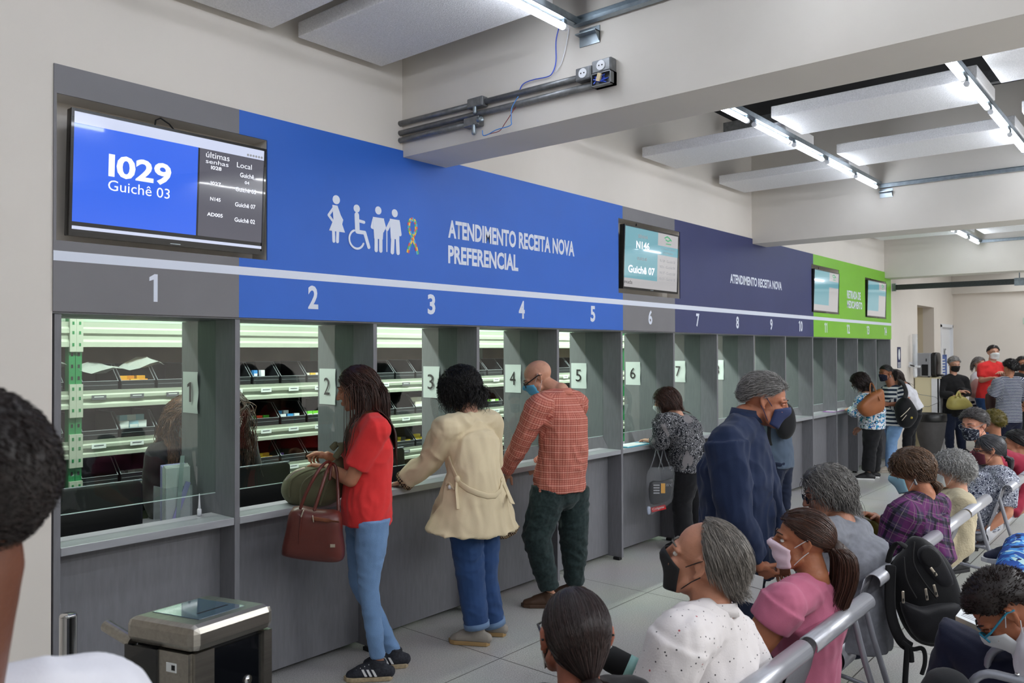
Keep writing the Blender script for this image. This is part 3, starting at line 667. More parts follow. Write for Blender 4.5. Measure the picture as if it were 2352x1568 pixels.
packs(3, 8, [(226, 226, 230), (110, 70, 160)], 4, ['white', 'purple'], (.028, .018, .045), 14)
packs(3, 12, [(220, 190, 40), (60, 60, 62)], 6, ['yellow', 'black'], (.026, .018, .06), 15)
packs(3, 13, [(226, 196, 40)], 5, ['yellow'], (.026, .018, .07), 16)
packs(2, 17, [(130, 200, 60), (226, 226, 210)], 3, ['green', 'white'], (.026, .018, .07), 17)
# clear plastic bag thrown over two bins of the top shelf
m_film = mat('clear film', (220, 226, 222), .2, alpha=.45, bump=(30, .8))
g = G(); N_ = 12
V = [(1.98+.74*i/N_, RY+.0+.10*j/4+.02*math.sin(i*1.7), 1.685+.022*math.sin(i*1.3+j)+.02*math.cos(i*.6)-.02*abs(j-2)) for j in range(5) for i in range(N_+1)]
g.add(V, [(j*(N_+1)+i, j*(N_+1)+i+1, (j+1)*(N_+1)+i+1, (j+1)*(N_+1)+i) for j in range(4) for i in range(N_)])
tag(obj('plastic_bag', g, m_film, smooth=True), 'crumpled clear plastic bag lying over the left bins of the top shelf', 'bag')
# desks and monitors on the staff side
m_desk = mat('staff desk', (70, 72, 76), .5)
def monitor_at(i, dx, first_=[None]):
    x = bx(i)+dx; lb = 'black monitor seen from behind through the glass of window %d' % (i+1)
    if first_[0] is None:
        t = thing('computer_monitor', lb, 'monitor', (x, 4.17, .752), 0, 'monitors on the staff desks'); first_[0] = t
        obj('screen_back', G().rbox((0, 0, .205), (.255, 0, 0), (0, .018, 0), (0, 0, .135), .18), m_black, t, smooth=True)
        obj('edge_strip', G().tube([(-.245, -.008, .337), (.245, -.008, .337)], .006, 8), mat('dark glossy trim', (120, 126, 136), .15, coat=.5), t, smooth=True)
        obj('stand', G().box(-.03, .03, .0, .03, .01, .16).tube([(0, .03, .0), (0, .03, .01)], .09, 12, cap='flat'), m_black, t); obj('badge', G().box(-.012, .012, -.019, -.0175, .10, .106), m_steel, t)
    else: dup(first_[0], (x, 4.17, .752), 0, lb)
for k in range(7):
    a, b = bx(2*k)+.02, bx(2*k+2)-.02
    t = thing('staff_desk', 'grey desk behind the glass of windows %d and %d' % (2*k+1, 2*k+2), 'desk', ((a+b)/2, 3.87, 0), 0, 'desks behind the counter'); h = (b-a)/2-.01
    obj('desk_top', G().box(-h, h, .33, .95, .725, .75), m_desk, t); obj('desk_extension', G().box(-h, -.02, .0, .33, .725, .75).box(.02, h, .0, .33, .725, .75), m_desk, t)
    for sx in (-h+.02, h-.05): obj('side_panel', G().box(sx, sx+.03, .34, .9, 0, .725), m_desk, t)
for i, dx in ((0, .40), (1, .40), (2, .43), (3, .45), (4, .42), (5, .50)): monitor_at(i, dx)
# paper holder beside the first monitor
t = thing('paper_holder', 'clear acrylic holder full of white and lilac sheets behind window 1', 'holder', (2.095, 4.05, .752), 0)
m_lil = mat('lilac paper', (176, 172, 222), .7); m_acr = mat('acrylic', (225, 232, 236), .08, alpha=.28)
obj('holder_front', G().box(-.075, .07, -.03, -.026, 0, .30).box(-.075, -.071, -.03, .10, 0, .30).box(.066, .07, -.03, .10, 0, .30), m_acr, t)
for k in range(6): obj('sheet', G().box(-.068, .062, -.02+.011*k, -.013+.011*k, .004, .40+.006*(k % 3)), m_paper if k < 4 else m_lil, t)
obj('lilac_strip', G().obox((-.01, -.033, .18), (.055, 0, .14), (0, .001, 0), (.013, 0, -.005)), m_lil, t); obj('clear_ruler', G().obox((.0, -.036, .30), (.012, 0, .16), (0, .001, 0), (.011, 0, -.001)), mat('ruler', (200, 216, 214), .2, alpha=.6), t)
t = thing('dropper_bottle', 'small white nozzle bottle on the ledge of window 1', 'bottle', (2.105, 3.84, .924), 0)
obj('bottle_body', G().lathe([(.011, 0), (.011, .03), (.008, .036)], seg=14), m_white, t, smooth=True); obj('nozzle', G().lathe([(.007, .036), (.005, .06), (.002, .11)], seg=12), m_white, t, smooth=True)
t = thing('desk_tray', 'small black tray by the paper holder behind window 1', 'tray', (1.99, 3.94, .752), .3)
obj('tray_body', G().box(-.09, .09, -.03, .03, 0, .008).box(-.09, .09, -.03, -.026, 0, .03).box(-.09, .09, .026, .03, 0, .03), m_black, t); obj('metal_clip', G().tube([(-.06, 0, .012), (.02, 0, .02), (.05, .01, .012)], .006, 6), m_chrome, t, smooth=True)
# ================================================================ benches, turnstile, far-wall things
def perf_mat():
    m = bpy.data.materials.new('perforated steel'); m.use_nodes = True; nt = m.node_tree; b = nt.nodes['Principled BSDF']; L = nt.links.new
    b.inputs['Base Color'].default_value = lin((150, 151, 158))+(1,); b.inputs['Metallic'].default_value = .55; b.inputs['Roughness'].default_value = .36
    tc = nt.nodes.new('ShaderNodeTexCoord'); sp = nt.nodes.new('ShaderNodeSeparateXYZ'); L(tc.outputs['Object'], sp.inputs[0])
    def wv(o, f):
        a = nt.nodes.new('ShaderNodeMath'); a.operation = 'MULTIPLY'; a.inputs[1].default_value = f; L(o, a.inputs[0]); s = nt.nodes.new('ShaderNodeMath'); s.operation = 'SINE'; L(a.outputs[0], s.inputs[0]); return s
    ad = nt.nodes.new('ShaderNodeMath'); ad.operation = 'ADD'; L(sp.outputs[1], ad.inputs[0]); L(sp.outputs[2], ad.inputs[1])
    s1, s2 = wv(sp.outputs[0], 2*PI/.009), wv(ad.outputs[0], 2*PI/.009)
    ml = nt.nodes.new('ShaderNodeMath'); ml.operation = 'MULTIPLY'; L(s1.outputs[0], ml.inputs[0]); L(s2.outputs[0], ml.inputs[1])
    gt = nt.nodes.new('ShaderNodeMath'); gt.operation = 'LESS_THAN'; gt.inputs[1].default_value = .42; L(ml.outputs[0], gt.inputs[0]); L(gt.outputs[0], b.inputs['Alpha'])
    return m
m_perf = perf_mat(); m_seat = mat('silver seat paint', (176, 177, 184), .32, .45, coat=.15); m_leg = mat('grey leg paint', (136, 138, 146), .4, .4)
BZ = .80
def seat_parts(t, x0, x1):
    """one perforated seat: rolled top edge, back panel, rolled bottom, pan; t stands at the backrest top line, y forward"""
    def sheet(prof, th=.0035):
        g = G(); n = len(prof); V = []
        nor = []
        for i in range(n):
            a, b = prof[max(0, i-1)], prof[min(n-1, i+1)]; dy, dz = b[0]-a[0], b[1]-a[1]; l = math.hypot(dy, dz); nor.append((-dz/l, dy/l))
        for x in (x0, x1):
            V += [(x, p[0], p[1]) for p in prof]+[(x, p[0]+q[0]*th, p[1]+q[1]*th) for p, q in zip(prof, nor)]
        N2 = 2*n; Fc = []
        for i in range(n-1): Fc += [(i, i+1, N2+i+1, N2+i), (n+i, N2+n+i, N2+n+i+1, n+i+1), (i, n+i, n+i+1, i+1), (N2+i, N2+i+1, N2+n+i+1, N2+n+i)]
        Fc += [(0, N2, N2+n, n), (n-1, 2*n-1, N2+2*n-1, N2+n-1)]
        return g.add(V, Fc)
    roll = [(.0+.034*math.cos(a)-.012, BZ-.036+.034*math.sin(a)) for a in [math.radians(q) for q in range(205, 19, -15)]]
    obj('top_roll', sheet(list(reversed(roll))), m_seat, t, smooth=True)
    pan = [(.020, BZ-.028), (.045, .68), (.085, .56), (.115, .47)]
    obj('back_panel', sheet(pan), m_perf, t, smooth=True)
    low = [(.115, .47)]+[(.165+.062*math.cos(a), .395+.062*math.sin(a)) for a in [math.radians(q) for q in range(140, 275, 15)]]+[(.20, .335)]
    obj('bottom_roll', sheet(low), m_seat, t, smooth=True)
    sp = [(.125, .44), (.18, .425), (.30, .42), (.44, .435), (.52, .43), (.555, .40), (.55, .36)]
    obj('seat_pan', sheet(sp), m_perf, t, smooth=True)
def bench(label, x0, y, segs, arms=(), legs=()):
    t = thing('waiting_bench', label, 'bench', (x0, y, 0), 0, 'perforated steel waiting benches')
    for a, b in segs: seat_parts(t, a-x0, b-x0)
    A, B = segs[0][0]-x0, segs[-1][1]-x0
    obj('beam', G().tube([(A+.05, .26, .34), (B-.05, .26, .34)], .028, 12, cap='flat'), m_leg, t, smooth=True)
    for lx in legs:
        x = lx-x0
        obj('leg', G().tube([(x, .045, .70), (x, .0, .52), (x, -.155, .012)], .013, 8), m_leg, t, smooth=True)
        obj('leg', G().tube([(x, .20, .36), (x, .34, .20), (x, .45, .012)], .014, 8).tube([(x, -.07, .26), (x, .0, .30), (x, .20, .33)], .010, 8), m_leg, t, smooth=True)
        obj('end_disc', G().tube([(x-.012, .17, .40), (x+.02, .17, .40)], .034, 16, cap='flat'), m_leg, t, smooth=True)
    for ax in arms:
        x = ax-x0
        pts = [(x, .56, .40), (x, .53, .60)]+[(x, .46+.07*math.cos(a), .66+.08*math.sin(a)) for a in [math.radians(q) for q in range(0, 100, 15)]]+[(x, .30, .735), (x, .14, .72), (x, .05, .66)]
        o = obj('armrest', G().tube(pts, [(.013, .019)]*len(pts), 10), m_leg, t, smooth=True)
        for dy in (.40, .34): obj('bolt', G().ell((x, dy, .755), (.008, .008, .004), seg=8), m_chrome, o, smooth=True)
    return t
bench('silver perforated bench holding the man in the white dotted shirt and the woman in pink', 1.40, 1.00, ((1.40, 1.99), (2.045, 2.655), (2.70, 3.33)), legs=(1.7, 3.345))
bench('silver perforated bench with the black backpack hanging on it', 3.62, 1.06, ((3.62, 4.14), (4.16, 4.735), (4.80, 5.43), (5.47, 6.11)), legs=(3.66, 6.09))
bench('silver perforated bench farthest along the row, behind the woman in the swirl print blouse', 6.62, 1.02, ((6.62, 7.22), (7.26, 7.86), (7.90, 8.50), (8.54, 9.14), (9.18, 9.78)), legs=(6.66, 9.7))
bench('silver bench with looped armrests at the lower right, where the reader sits', 2.88, .02, ((2.90, 3.48), (3.52, 4.10), (4.14, 4.72)), arms=(2.90, 3.20), legs=(3.0, 4.6))
# ---------------------------------------------------------------- turnstile
t = thing('turnstile', 'brushed steel turnstile with a glass topped head, lower left', 'turnstile', (1.222, 2.215, 0), math.radians(5))
m_dkgl = mat('dark gloss panel', (12, 14, 18), .12, coat=.6); m_smoke = mat('smoked glass', (70, 92, 112), .06, coat=.8)
a = Vector((.073, -.24, 0)).normalized(); R5 = Matrix.Rotation(-math.radians(5), 4, 'Z')
e1 = R5@a; e2 = R5@Vector((.268, .024, 0)).normalized()   # e1 to the front, e2 to the right
def tb(c1, c2, z0, z1, h1, h2, nm, m, bev=0., taper=None):
    g = G(); c = e1*c1+e2*c2
    V = []
    for z, k in ((z0, taper or 1), (z1, 1)):
        for s1, s2 in ((-1, -1), (-1, 1), (1, 1), (1, -1)):
            p = c+e1*(h1*s1*(k if taper else 1))+e2*(h2*s2); V.append((p.x, p.y, z))
    g.add(V, [(0, 1, 2, 3), (7, 6, 5, 4), (0, 4, 5, 1), (1, 5, 6, 2), (2, 6, 7, 3), (3, 7, 4, 0)])
    return obj(nm, g, m, t, bevel=bev)
tb(0, 0, .925, 1.0, .128, .136, 'head', m_brushed, .022)
tb(-.01, 0, 1.0, 1.0015, .088, .075, 'reader_window', m_smoke)
tb(.03, .01, 1.0015, 1.002, .004, .05, 'card_slot', m_blackmatte)
tb(0, 0, .0, .925, .10, .118, 'column', m_blackmatte)
tb(.112, -.095, .0, .925, .010, .03, 'left_trim', m_brushed); tb(.112, .115, .0, .925, .012, .014, 'right_trim', m_brushed)
tb(.105, .01, .02, .915, .006, .10, 'front_panel', m_dkgl)
tb(.05, -.128, .02, .925, .06, .008, 'side_trim', m_brushed)
st = tb(.05, -.137, .87, .895, .018, .0008, 'sticker', m_paper); tb(.058, -.1382, .876, .890, .006, .0004, 'sticker_mark', m_blackmatte).parent = st
tb(-.06, -.136, .55, .925, .06, .006, 'side_cover', m_dkgl, 0, None)
ti = (Matrix.Translation((1.222, 2.215, 0))@Matrix.Rotation(math.radians(5), 4, 'Z')).inverted()
obj('arm', G().tube([ti@P(306, 1474, 2.30), ti@P(244, 1436, 2.36)], .0175, 18, cap='flat'), m_brushed, t, smooth=False)
obj('lock_button', G().tube([e1*.108+e2*.055+Vector((0, 0, .795)), e1*.116+e2*.055+Vector((0, 0, .795))], .014, 14, cap='flat'), m_chrome, t, smooth=True)
t = thing('barrier_post', 'polished chrome post beside the turnstile', 'post', (1.083, 2.80, 0))
obj('post', G().tube([(0, 0, .012), (0, 0, .893)], .0265, 24, cap='flat'), m_chrome, t, smooth=False); obj('base_plate', G().lathe([(.06, 0), (.06, .01), (.03, .016)]), m_chrome, t, smooth=True); obj('cap', G().lathe([(.0265, .893), (.024, .90), (.0, .901)]), m_chrome, t, smooth=True)
t = thing('signal_post', 'short black topped post at the bottom of the turnstile', 'post', (1.60, 2.35, 0)) if False else None
# ---------------------------------------------------------------- far end
t = thing('planter', 'large dark grey tapered pot by the water dispenser', 'planter', (14.60, 3.30, 0))
m_pot = mat('grey pot', (72, 70, 70), .75, noise_=(8, .12), bump=(14, .3))
obj('pot', G().lathe([(.11, 0), (.13, .05), (.20, .32), (.232, .58), (.228, .62)]), m_pot, t, smooth=True); obj('rim', G().lathe([(.236, .58), (.242, .61), (.240, .70), (.228, .71), (.215, .70), (.21, .6)]), m_black, t, smooth=True)
t = thing('dispenser_stand', 'cream pedestal under the water dispenser', 'stand', (15.22, 3.418, 0))
m_cream = mat('cream laminate', (224, 214, 178), .5)
obj('cabinet', G().box(-.19, .19, -.13, .22, .03, 1.27), m_cream, t); obj('side_panel', G().box(-.20, -.19, -.15, -.04, .03, 1.27).box(-.2, .2, -.15, -.13, .03, 1.27), m_white, t); obj('plinth', G().box(-.17, .17, -.11, .2, 0, .03), m_blackmatte, t); obj('worktop', G().box(-.21, .21, -.17, .23, 1.27, 1.285), m_cream, t)
t = thing('water_dispenser', 'silver and black water dispenser on the cream pedestal', 'water dispenser', (15.20, 3.43, 1.2855))
m_sil = mat('silver plastic', (158, 160, 164), .35, .3)
obj('case', G().box(-.17, .17, -.04, .22, .015, .415), m_sil, t, bevel=.01)
obj('front', G().rbox((0, -.085, .215), (.17, 0, 0), (0, .05, 0), (0, 0, .21), .35), m_black, t, smooth=True); obj('side_hatch', G().box(-.173, -.17, .0, .10, .03, .22), m_blackmatte, t)
vg = G()
for k in range(6): vg.box(-.173, -.17, .12, .20, .03+.022*k, .038+.022*k)
obj('vent', vg, m_blackmatte, t); obj('drip_tray', G().box(-.08, .08, -.19, -.13, .02, .05), m_black, t); obj('handle', G().box(-.174, -.17, .02, .035, .27, .32), m_blackmatte, t)
for fx in (-.14, .14): obj('foot', G().box(fx-.015, fx+.015, -.02, .01, 0, .015), m_black, t)
t = thing('cup_dispenser', 'clear tube of paper cups on a white wall bracket', 'cup dispenser', (14.75, 3.655, 1.50))
obj('tube', G().tube([(0, -.09, .0), (0, -.09, .52)], .042, 16, cap='flat'), mat('clear tube', (220, 226, 232), .1, alpha=.35), t, smooth=True)
obj('cup_stack', G().lathe([(.036, -.02), (.036, .10), (.026, .34), (.022, .36)], (0, -.09, 0), 16), m_white, t, smooth=True)
obj('bracket', G().box(-.06, .06, -.16, 0, -.04, -.01).box(-.02, .02, -.10, 0, -.01, .05).tube([(0, -.09, -.18), (0, -.09, -.04)], .034, 14), m_white, t); obj('arm', G().tube([(-.16, -.06, 0), (-.05, -.09, -.02)], .012, 8), m_black, t, smooth=True)
tag(obj('loose_cable', G().tube([(14.90, 3.64, 1.10), (14.93, 3.55, 1.0), (14.96, 3.30, .96), (14.96, 3.24, .88), (14.93, 3.4, .80), (14.88, 3.63, .80)], .004, 6), m_pipe, smooth=True), 'thin grey cable looping in front of the cream pedestal', 'cable')
def poster(nm, lb, x0, x1, z0, z1, m, y=D-.003):
    o = obj(nm, G().box(x0, x1, y-.002, y, z0, z1), m); return tag(o, lb, 'poster')
m_pnavy = mat('poster navy', (40, 48, 92), .5); m_pblue = mat('poster blue', (60, 96, 170), .5)
o = poster('wall_poster', 'narrow navy notice with a white emblem on the wall past window 14', 14.02, 14.22, 1.46, 1.80, m_pnavy)
obj('emblem', G().prism([(.05*math.cos(k*PI/8), .09*math.sin(k*PI/8)) for k in range(16)], (14.12, D-.005, 1.68), XA, ZA, (0, -1, 0), .001), m_paper, o)
lt = G()
for k in range(5): lt.box(14.04, 14.20, D-.0062, D-.005, 1.47+.018*k, 1.478+.018*k)
obj('small_print', lt, m_paper, o)
o = poster('door_notice', 'blue notice sheet on the white door behind the man in black', 17.2, 17.62, 1.18, 1.66, m_pblue, D+.03)
lt = G()
for k in range(7): lt.box(17.24, 17.44+.02*(k % 3), D+.0268, D+.028, 1.22+.055*k, 1.245+.055*k)
obj('small_print', lt, m_paper, o)
g = G().box(XE-.005, XE-.002, 2.02, 2.28, 1.55, 1.75); o = tag(obj('wall_notice', g, m_paper), 'white paper notice on the end wall beside the man in the red polo', 'notice'); obj('heading', G().box(XE-.0065, XE-.005, 2.05, 2.25, 1.69, 1.72), m_pnavy, o)
o = tag(obj('wall_switch', G().box(XE-.012, XE, 2.40, 2.46, 2.24, 2.36), mat('pale green plate', (190, 214, 196), .5)), 'small pale green plate on the end wall', 'plate'); obj('button', G().box(XE-.016, XE-.012, 2.42, 2.44, 2.31, 2.33), m_pipe, o)
# ================================================================ people: builder
def V3(*a): return Vector(a)
def voxel(g, size, smooth=3, disp=None):
    """one continuous skin from overlapping closed shapes"""
    me = g.mesh('tmp'); o = bpy.data.objects.new('tmp', me); COL.objects.link(o)
    m = o.modifiers.new('r', 'REMESH'); m.mode = 'VOXEL'; m.voxel_size = size
    if smooth:
        s = o.modifiers.new('s', 'SMOOTH'); s.factor = .5; s.iterations = smooth
    dg = C.evaluated_depsgraph_get(); me2 = bpy.data.meshes.new_from_object(o.evaluated_get(dg))
    bpy.data.objects.remove(o); bpy.data.meshes.remove(me)
    if disp:
        n = len(me2.vertices); co = np.empty(n*3, 'f'); me2.vertices.foreach_get('co', co); co = co.reshape(-1, 3); no = np.empty(n*3, 'f'); me2.vertices.foreach_get('normal', no); no = no.reshape(-1, 3)
        co += no*disp(co)[:, None]; me2.vertices.foreach_set('co', co.ravel()); me2.update()
    return me2
def folds(amp=.006, seed=0, f=(9, 9, 5), ridge=True, low=None):
    off = Vector((seed*3.17, seed*1.3, seed*.71))
    def fn(co):
        out = np.empty(len(co), 'f')
        for i, p in enumerate(co):
            q = Vector((p[0]*f[0], p[1]*f[0], p[2]*f[2]))+off
            w_ = noise.noise(Vector((p[0]*4, p[1]*4, p[2]*4))+off)*1.6
            a = noise.noise(q+Vector((w_, 0, w_))); b = noise.noise(q*2.3+Vector((0, w_, 5)))
            r = (1-2*abs(a))*.6+b*.4
            out[i] = amp*(r-.2)
        return out
    return fn
def cloth_uv(me, J, S, F):
    """weave coordinates: round and along the nearest of torso and arms (legs follow the torso)"""
    n = len(me.vertices); co = np.empty(n*3, 'f'); me.vertices.foreach_get('co', co); co = co.reshape(-1, 3)
    segs = [(J['pel']-(J['neck']-J['pel'])*.5, J['neck'], .13, .16)]
    for q in 'LR': segs += [(J['sh'+q], J['el'+q], .058, .062), (J['el'+q], J['wr'+q], .05, .055)]
    best = np.full(n, 1e9); uv = np.zeros((n, 3), 'f'); base = 0
    for i, (a, b, r, rr) in enumerate(segs):
        a_, b_ = np.array(a), np.array(b); ax = b_-a_; l = np.linalg.norm(ax); ax = ax/l; e1 = np.array(F)-ax*np.dot(np.array(F), ax)
        if np.linalg.norm(e1) < .3: e1 = np.array((0, 0, 1.))-ax*ax[2]
        e1 /= np.linalg.norm(e1); e2 = np.cross(ax, e1); rel = co-a_; t = rel@ax; tc = np.clip(t, 0, l); d = np.linalg.norm(rel-tc[:, None]*ax, axis=1)-r
        ang = np.arctan2(rel@e2, -(rel@e1)); k = d < best
        uv[k, 0] = ang[k]*rr+i*.37; uv[k, 2] = (t if i == 0 else -t)[k]; best[k] = d[k]
    at = me.attributes.new('cuv', 'FLOAT_VECTOR', 'POINT'); at.data.foreach_set('vector', uv.ravel())
def add_mesh(g, me):
    o = len(g.v); n = len(me.vertices); co = np.empty(n*3, 'f'); me.vertices.foreach_get('co', co)
    g.v += [tuple(v) for v in co.reshape(-1, 3).tolist()]; fs = [tuple(i+o for i in p.vertices) for p in me.polygons]; g.f += fs; g.m += [0]*len(fs)
def xform(g, M):
    r = G(); r.v = [tuple(M@Vector(v)) for v in g.v]; r.f = list(g.f); r.m = list(g.m); return r
def join(g, h, mi=None):
    o = len(g.v); g.v += h.v; g.f += [tuple(i+o for i in f) for f in h.f]; g.m += (h.m if mi is None else [mi]*len(h.f))
CRC, CRR = Vector((0, -.014, .032)), Vector((.0765, .097, .084))
def head_geo(sex, face=1.):
    g = G(); e = g.ell
    e(CRC, CRR, seg=24); e((0, .030, -.030), (.060, .062, .080), seg=20); e((0, .028, -.066), (.052, .052, .044), seg=16); e((0, .066, -.092), (.026, .022, .019), seg=12)
    g.tube([(0, .090, .012), (0, .101, -.006), (0, .112, -.028)], [.0095, .0105, .0125], 10); e((.011, .098, -.030), (.009, .010, .008), seg=8); e((-.011, .098, -.030), (.009, .010, .008), seg=8)
    for s in (-1, 1):
        g.tube([(s*.012, .087, .024), (s*.034, .082, .026), (s*.052, .066, .018)], [.0095, .0095, .008], 8); e((s*.036, .068, -.026), (.024, .024, .022), seg=10)
        g.tube([(s*.050, .022, -.06), (s*.044, .045, -.083), (s*.024, .070, -.094)], [.020, .020, .016], 8)
        # ear: rim and lobe
        g.tube([(s*.074, .004, .014), (s*.082, -.004, .028), (s*.087, -.020, .026), (s*.087, -.026, .006), (s*.083, -.014, -.018), (s*.077, -.002, -.030)], [.006, .0065, .0065, .0065, .007, .0075], 8); e((s*.077, -.010, .002), (.006, .017, .026), seg=10)
    e((0, .094, -.058), (.021, .010, .0065), seg=12); e((0, .092, -.069), (.019, .010, .0070), seg=12)
    return g
def hand_geo(w, d, n, side, curl=.5, sc=1., spread=.0, tcurl=.3):
    """palm (for the skin) and five finger chains; d towards the fingers, n out of the palm"""
    d = d.normalized(); n = (n-d*n.dot(d)).normalized(); a = d.cross(n)*(1 if side == 'R' else -1)
    # a points to the thumb side
    palm = G(); palm.rbox(w+d*.045*sc, d*.048*sc, a*.040*sc, n*.0145*sc, .55); palm.ell(w+d*.028*sc+a*.022*sc+n*.006*sc, (.024*sc,)*3, seg=10)
    fg = G()
    for k, (off, ln) in enumerate(((.029, .068), (.010, .077), (-.010, .072), (-.028, .056))):
        b = w+d*(.086-.004*abs(k-1))*sc+a*off*sc; pts = [b-d*.02*sc, b]; dr = (d+a*(off*spread*8)).normalized(); ang = 0
        for j, fr in enumerate((.45, .31, .24)):
            ang += curl*(.75, 1.0, .7)[j]*(1+.08*k); v = dr*math.cos(ang)+n*math.sin(ang); pts.append(pts[-1]+v*ln*fr*sc)
        fg.tube(pts, [.0088*sc, .0088*sc, .0085*sc, .0078*sc, .0066*sc], 8)
    b = w+d*.022*sc+a*.026*sc; t1 = (d*.62+a*.78+n*.25).normalized(); t2 = (d*(.85)+a*.35+n*(.25+tcurl)).normalized()
    fg.tube([b, b+t1*.036*sc, b+t1*.036*sc+t2*.030*sc, b+t1*.036*sc+t2*.054*sc], [.0125*sc, .0105*sc, .0095*sc, .0075*sc], 8)
    return palm, fg
HAIRLINE = [(0, .46), (40, .36), (62, .10), (78, -.12), (92, -.05), (104, -.10), (125, -.52), (150, -.72), (180, -.78)]
def hairline(az, shift=0):
    a = abs(math.degrees(az))
    for (a0, z0), (a1, z1) in zip(HAIRLINE, HAIRLINE[1:]):
        if a <= a1: return z0+(z1-z0)*(a-a0)/(a1-a0)
    return -.78
def spl3(pts, n=3):
    out = []; m = len(pts)
    for i in range(m-1):
        g4 = [pts[min(max(i+k, 0), m-1)] for k in (-1, 0, 1, 2)]
        for k in range(n):
            t = k/n; out.append(tuple(.5*((2*g4[1][c])+(g4[2][c]-g4[0][c])*t+(2*g4[0][c]-5*g4[1][c]+4*g4[2][c]-g4[3][c])*t*t+(3*g4[1][c]-g4[0][c]-3*g4[2][c]+g4[3][c])*t**3) for c in range(3)))
    return out+[tuple(pts[-1])]
def hair_geo(st, down, coll, seed):
    """shell over the scalp and strands; everything in head space"""
    rg = random.Random(seed); kind = st['kind']; vol = st.get('vol', .008); g = G(); off0 = st.get('off', .003)
    low_ = st.get('low', 0)
    def has(u):
        az = math.atan2(u.x, u.y); zl = hairline(az)-(low_ if abs(az) > 1.7 else 0)
        if st.get('bald'):
            a = abs(math.degrees(az))
            if u.y > st['bald'][0]+st['bald'][1]*max(0, u.z): return False
        return u.z > zl+.02
    nv = (40, 28); idx = {}; V = []; Fc = []
    for i in range(nv[1]+1):
        ph = -PI/2+PI*i/nv[1]
        for j in range(nv[0]):
            th = 2*PI*j/nv[0]; u = Vector((math.cos(ph)*math.sin(th), math.cos(ph)*math.cos(th), math.sin(ph)))
            zl = hairline(math.atan2(u.x, u.y)); fade = min(1, max(0, (u.z-zl)/.25))
            o = off0+vol*(.35+.65*fade)*(1+.35*noise.noise(u*(5 if kind != 'curly' else 3.2)+Vector((seed, 0, 0)))*(1 if kind not in ('curly',) else 1.8))
            idx[i, j] = len(V); V.append(CRC+Vector((u.x*(CRR.x+o), u.y*(CRR.y+o), u.z*(CRR.z+o))))
    for i in range(nv[1]):
        for j in range(nv[0]):
            ph = -PI/2+PI*(i+.5)/nv[1]; th = 2*PI*(j+.5)/nv[0]; u = Vector((math.cos(ph)*math.sin(th), math.cos(ph)*math.cos(th), math.sin(ph)))
            us = u-Vector((0, 0, st.get('edge', .10)))
            if has(u) and us.z > hairline(math.atan2(u.x, u.y)) and not (st.get('bald') and u.y > st['bald'][0]+st['bald'][1]*max(0, u.z)-.12): Fc.append((idx[i, j], idx[i, (j+1) % nv[0]], idx[i+1, (j+1) % nv[0]], idx[i+1, j]))
    if not st.get('noshell'): g.add(V, Fc, 1)
    n = st.get('n', 700); ln = st.get('len', .04); rad = st.get('rad', .0012); steps = st.get('steps', 6); tie = Vector(st['tie']) if 'tie' in st else None
    grav = st.get('grav', .3); curl = st.get('curl', 0.); sway = Vector(st.get('flow', (0, -1, -.2)))
    made = 0; tries = 0
    while made < n and tries < n*12:
        tries += 1
        u = Vector((rg.gauss(0, 1), rg.gauss(0, 1), rg.gauss(0, 1))).normalized()
        if not has(u): continue
        made += 1
        p = CRC+Vector((u.x*(CRR.x+off0), u.y*(CRR.y+off0), u.z*(CRR.z+off0))); nrm = Vector((u.x/CRR.x, u.y/CRR.y, u.z/CRR.z)).normalized()
        L_ = ln*rg.uniform(.75, 1.15); stp = L_/steps; d = nrm; pts = [p]; ph0 = rg.uniform(0, 6.28)
        lift = vol*rg.uniform(.3, 1.25); jit = Vector((rg.uniform(-1, 1)*st.get('jx', 0), rg.uniform(-.6, 1)*st.get('jy', 0), 0)); hel = st.get('helix', 0)
        if kind == 'long':
            sw0 = Vector((math.copysign(.95, u.x), -.5, -.05)) if u.y > .15 else sway; sway_ = sw0; f0 = sw0+jit; f0 = f0-nrm*f0.dot(nrm); d = (nrm*.3+(f0.normalized() if f0.length > .05 else nrm)).normalized()
        for k in range(steps):
            rel = p-CRC; q = Vector((rel.x/(CRR.x+off0+lift), rel.y/(CRR.y+off0+lift), rel.z/(CRR.z+off0+lift))); inside = q.length
            nn = Vector((rel.x/CRR.x**2, rel.y/CRR.y**2, rel.z/CRR.z**2)).normalized()
            if tie is not None: tgt = (tie-p); f = tgt.normalized() if tgt.length > .012 else d
            else: sw = (sway_ if kind == 'long' and k < 3 else sway)+jit; f = (sw-nn*sw.dot(nn)); f = f.normalized() if f.length > .05 else d
            away = max(0, min(1, (inside-1.06)/st.get('reach', .35)))
            if kind == 'long': d = (d*.3+f*.8*(1-away)+down*grav*(.35+1.2*away)).normalized()
            elif kind == 'tied': d = (d*.25+f*.8+down*grav*(.4+k/steps)).normalized()
            elif kind == 'short': d = (d*.35+f*.75+nn*.25*rg.uniform(.4, 1.4)+down*grav).normalized()
            else: d = (d*.5+nn*.55+f*.25+down*grav*(k/steps*1.6)+Vector((rg.uniform(-1, 1), rg.uniform(-1, 1), rg.uniform(-1, 1)))*curl).normalized()
            p = p+d*stp
            rel = p-CRC; q = Vector((rel.x/(CRR.x+off0+lift), rel.y/(CRR.y+off0+lift), rel.z/(CRR.z+off0+lift)))
            if q.length < 1 and kind != 'curly': p = CRC+Vector((q.x/q.length*(CRR.x+off0+lift), q.y/q.length*(CRR.y+off0+lift), q.z/q.length*(CRR.z+off0+lift)))
            for c0, c1, r in coll:
                ax = c1-c0; t = max(0, min(1, (p-c0).dot(ax)/ax.length_squared)); c = c0+ax*t; dv = p-c
                if dv.length < r: p = c+dv.normalized()*r
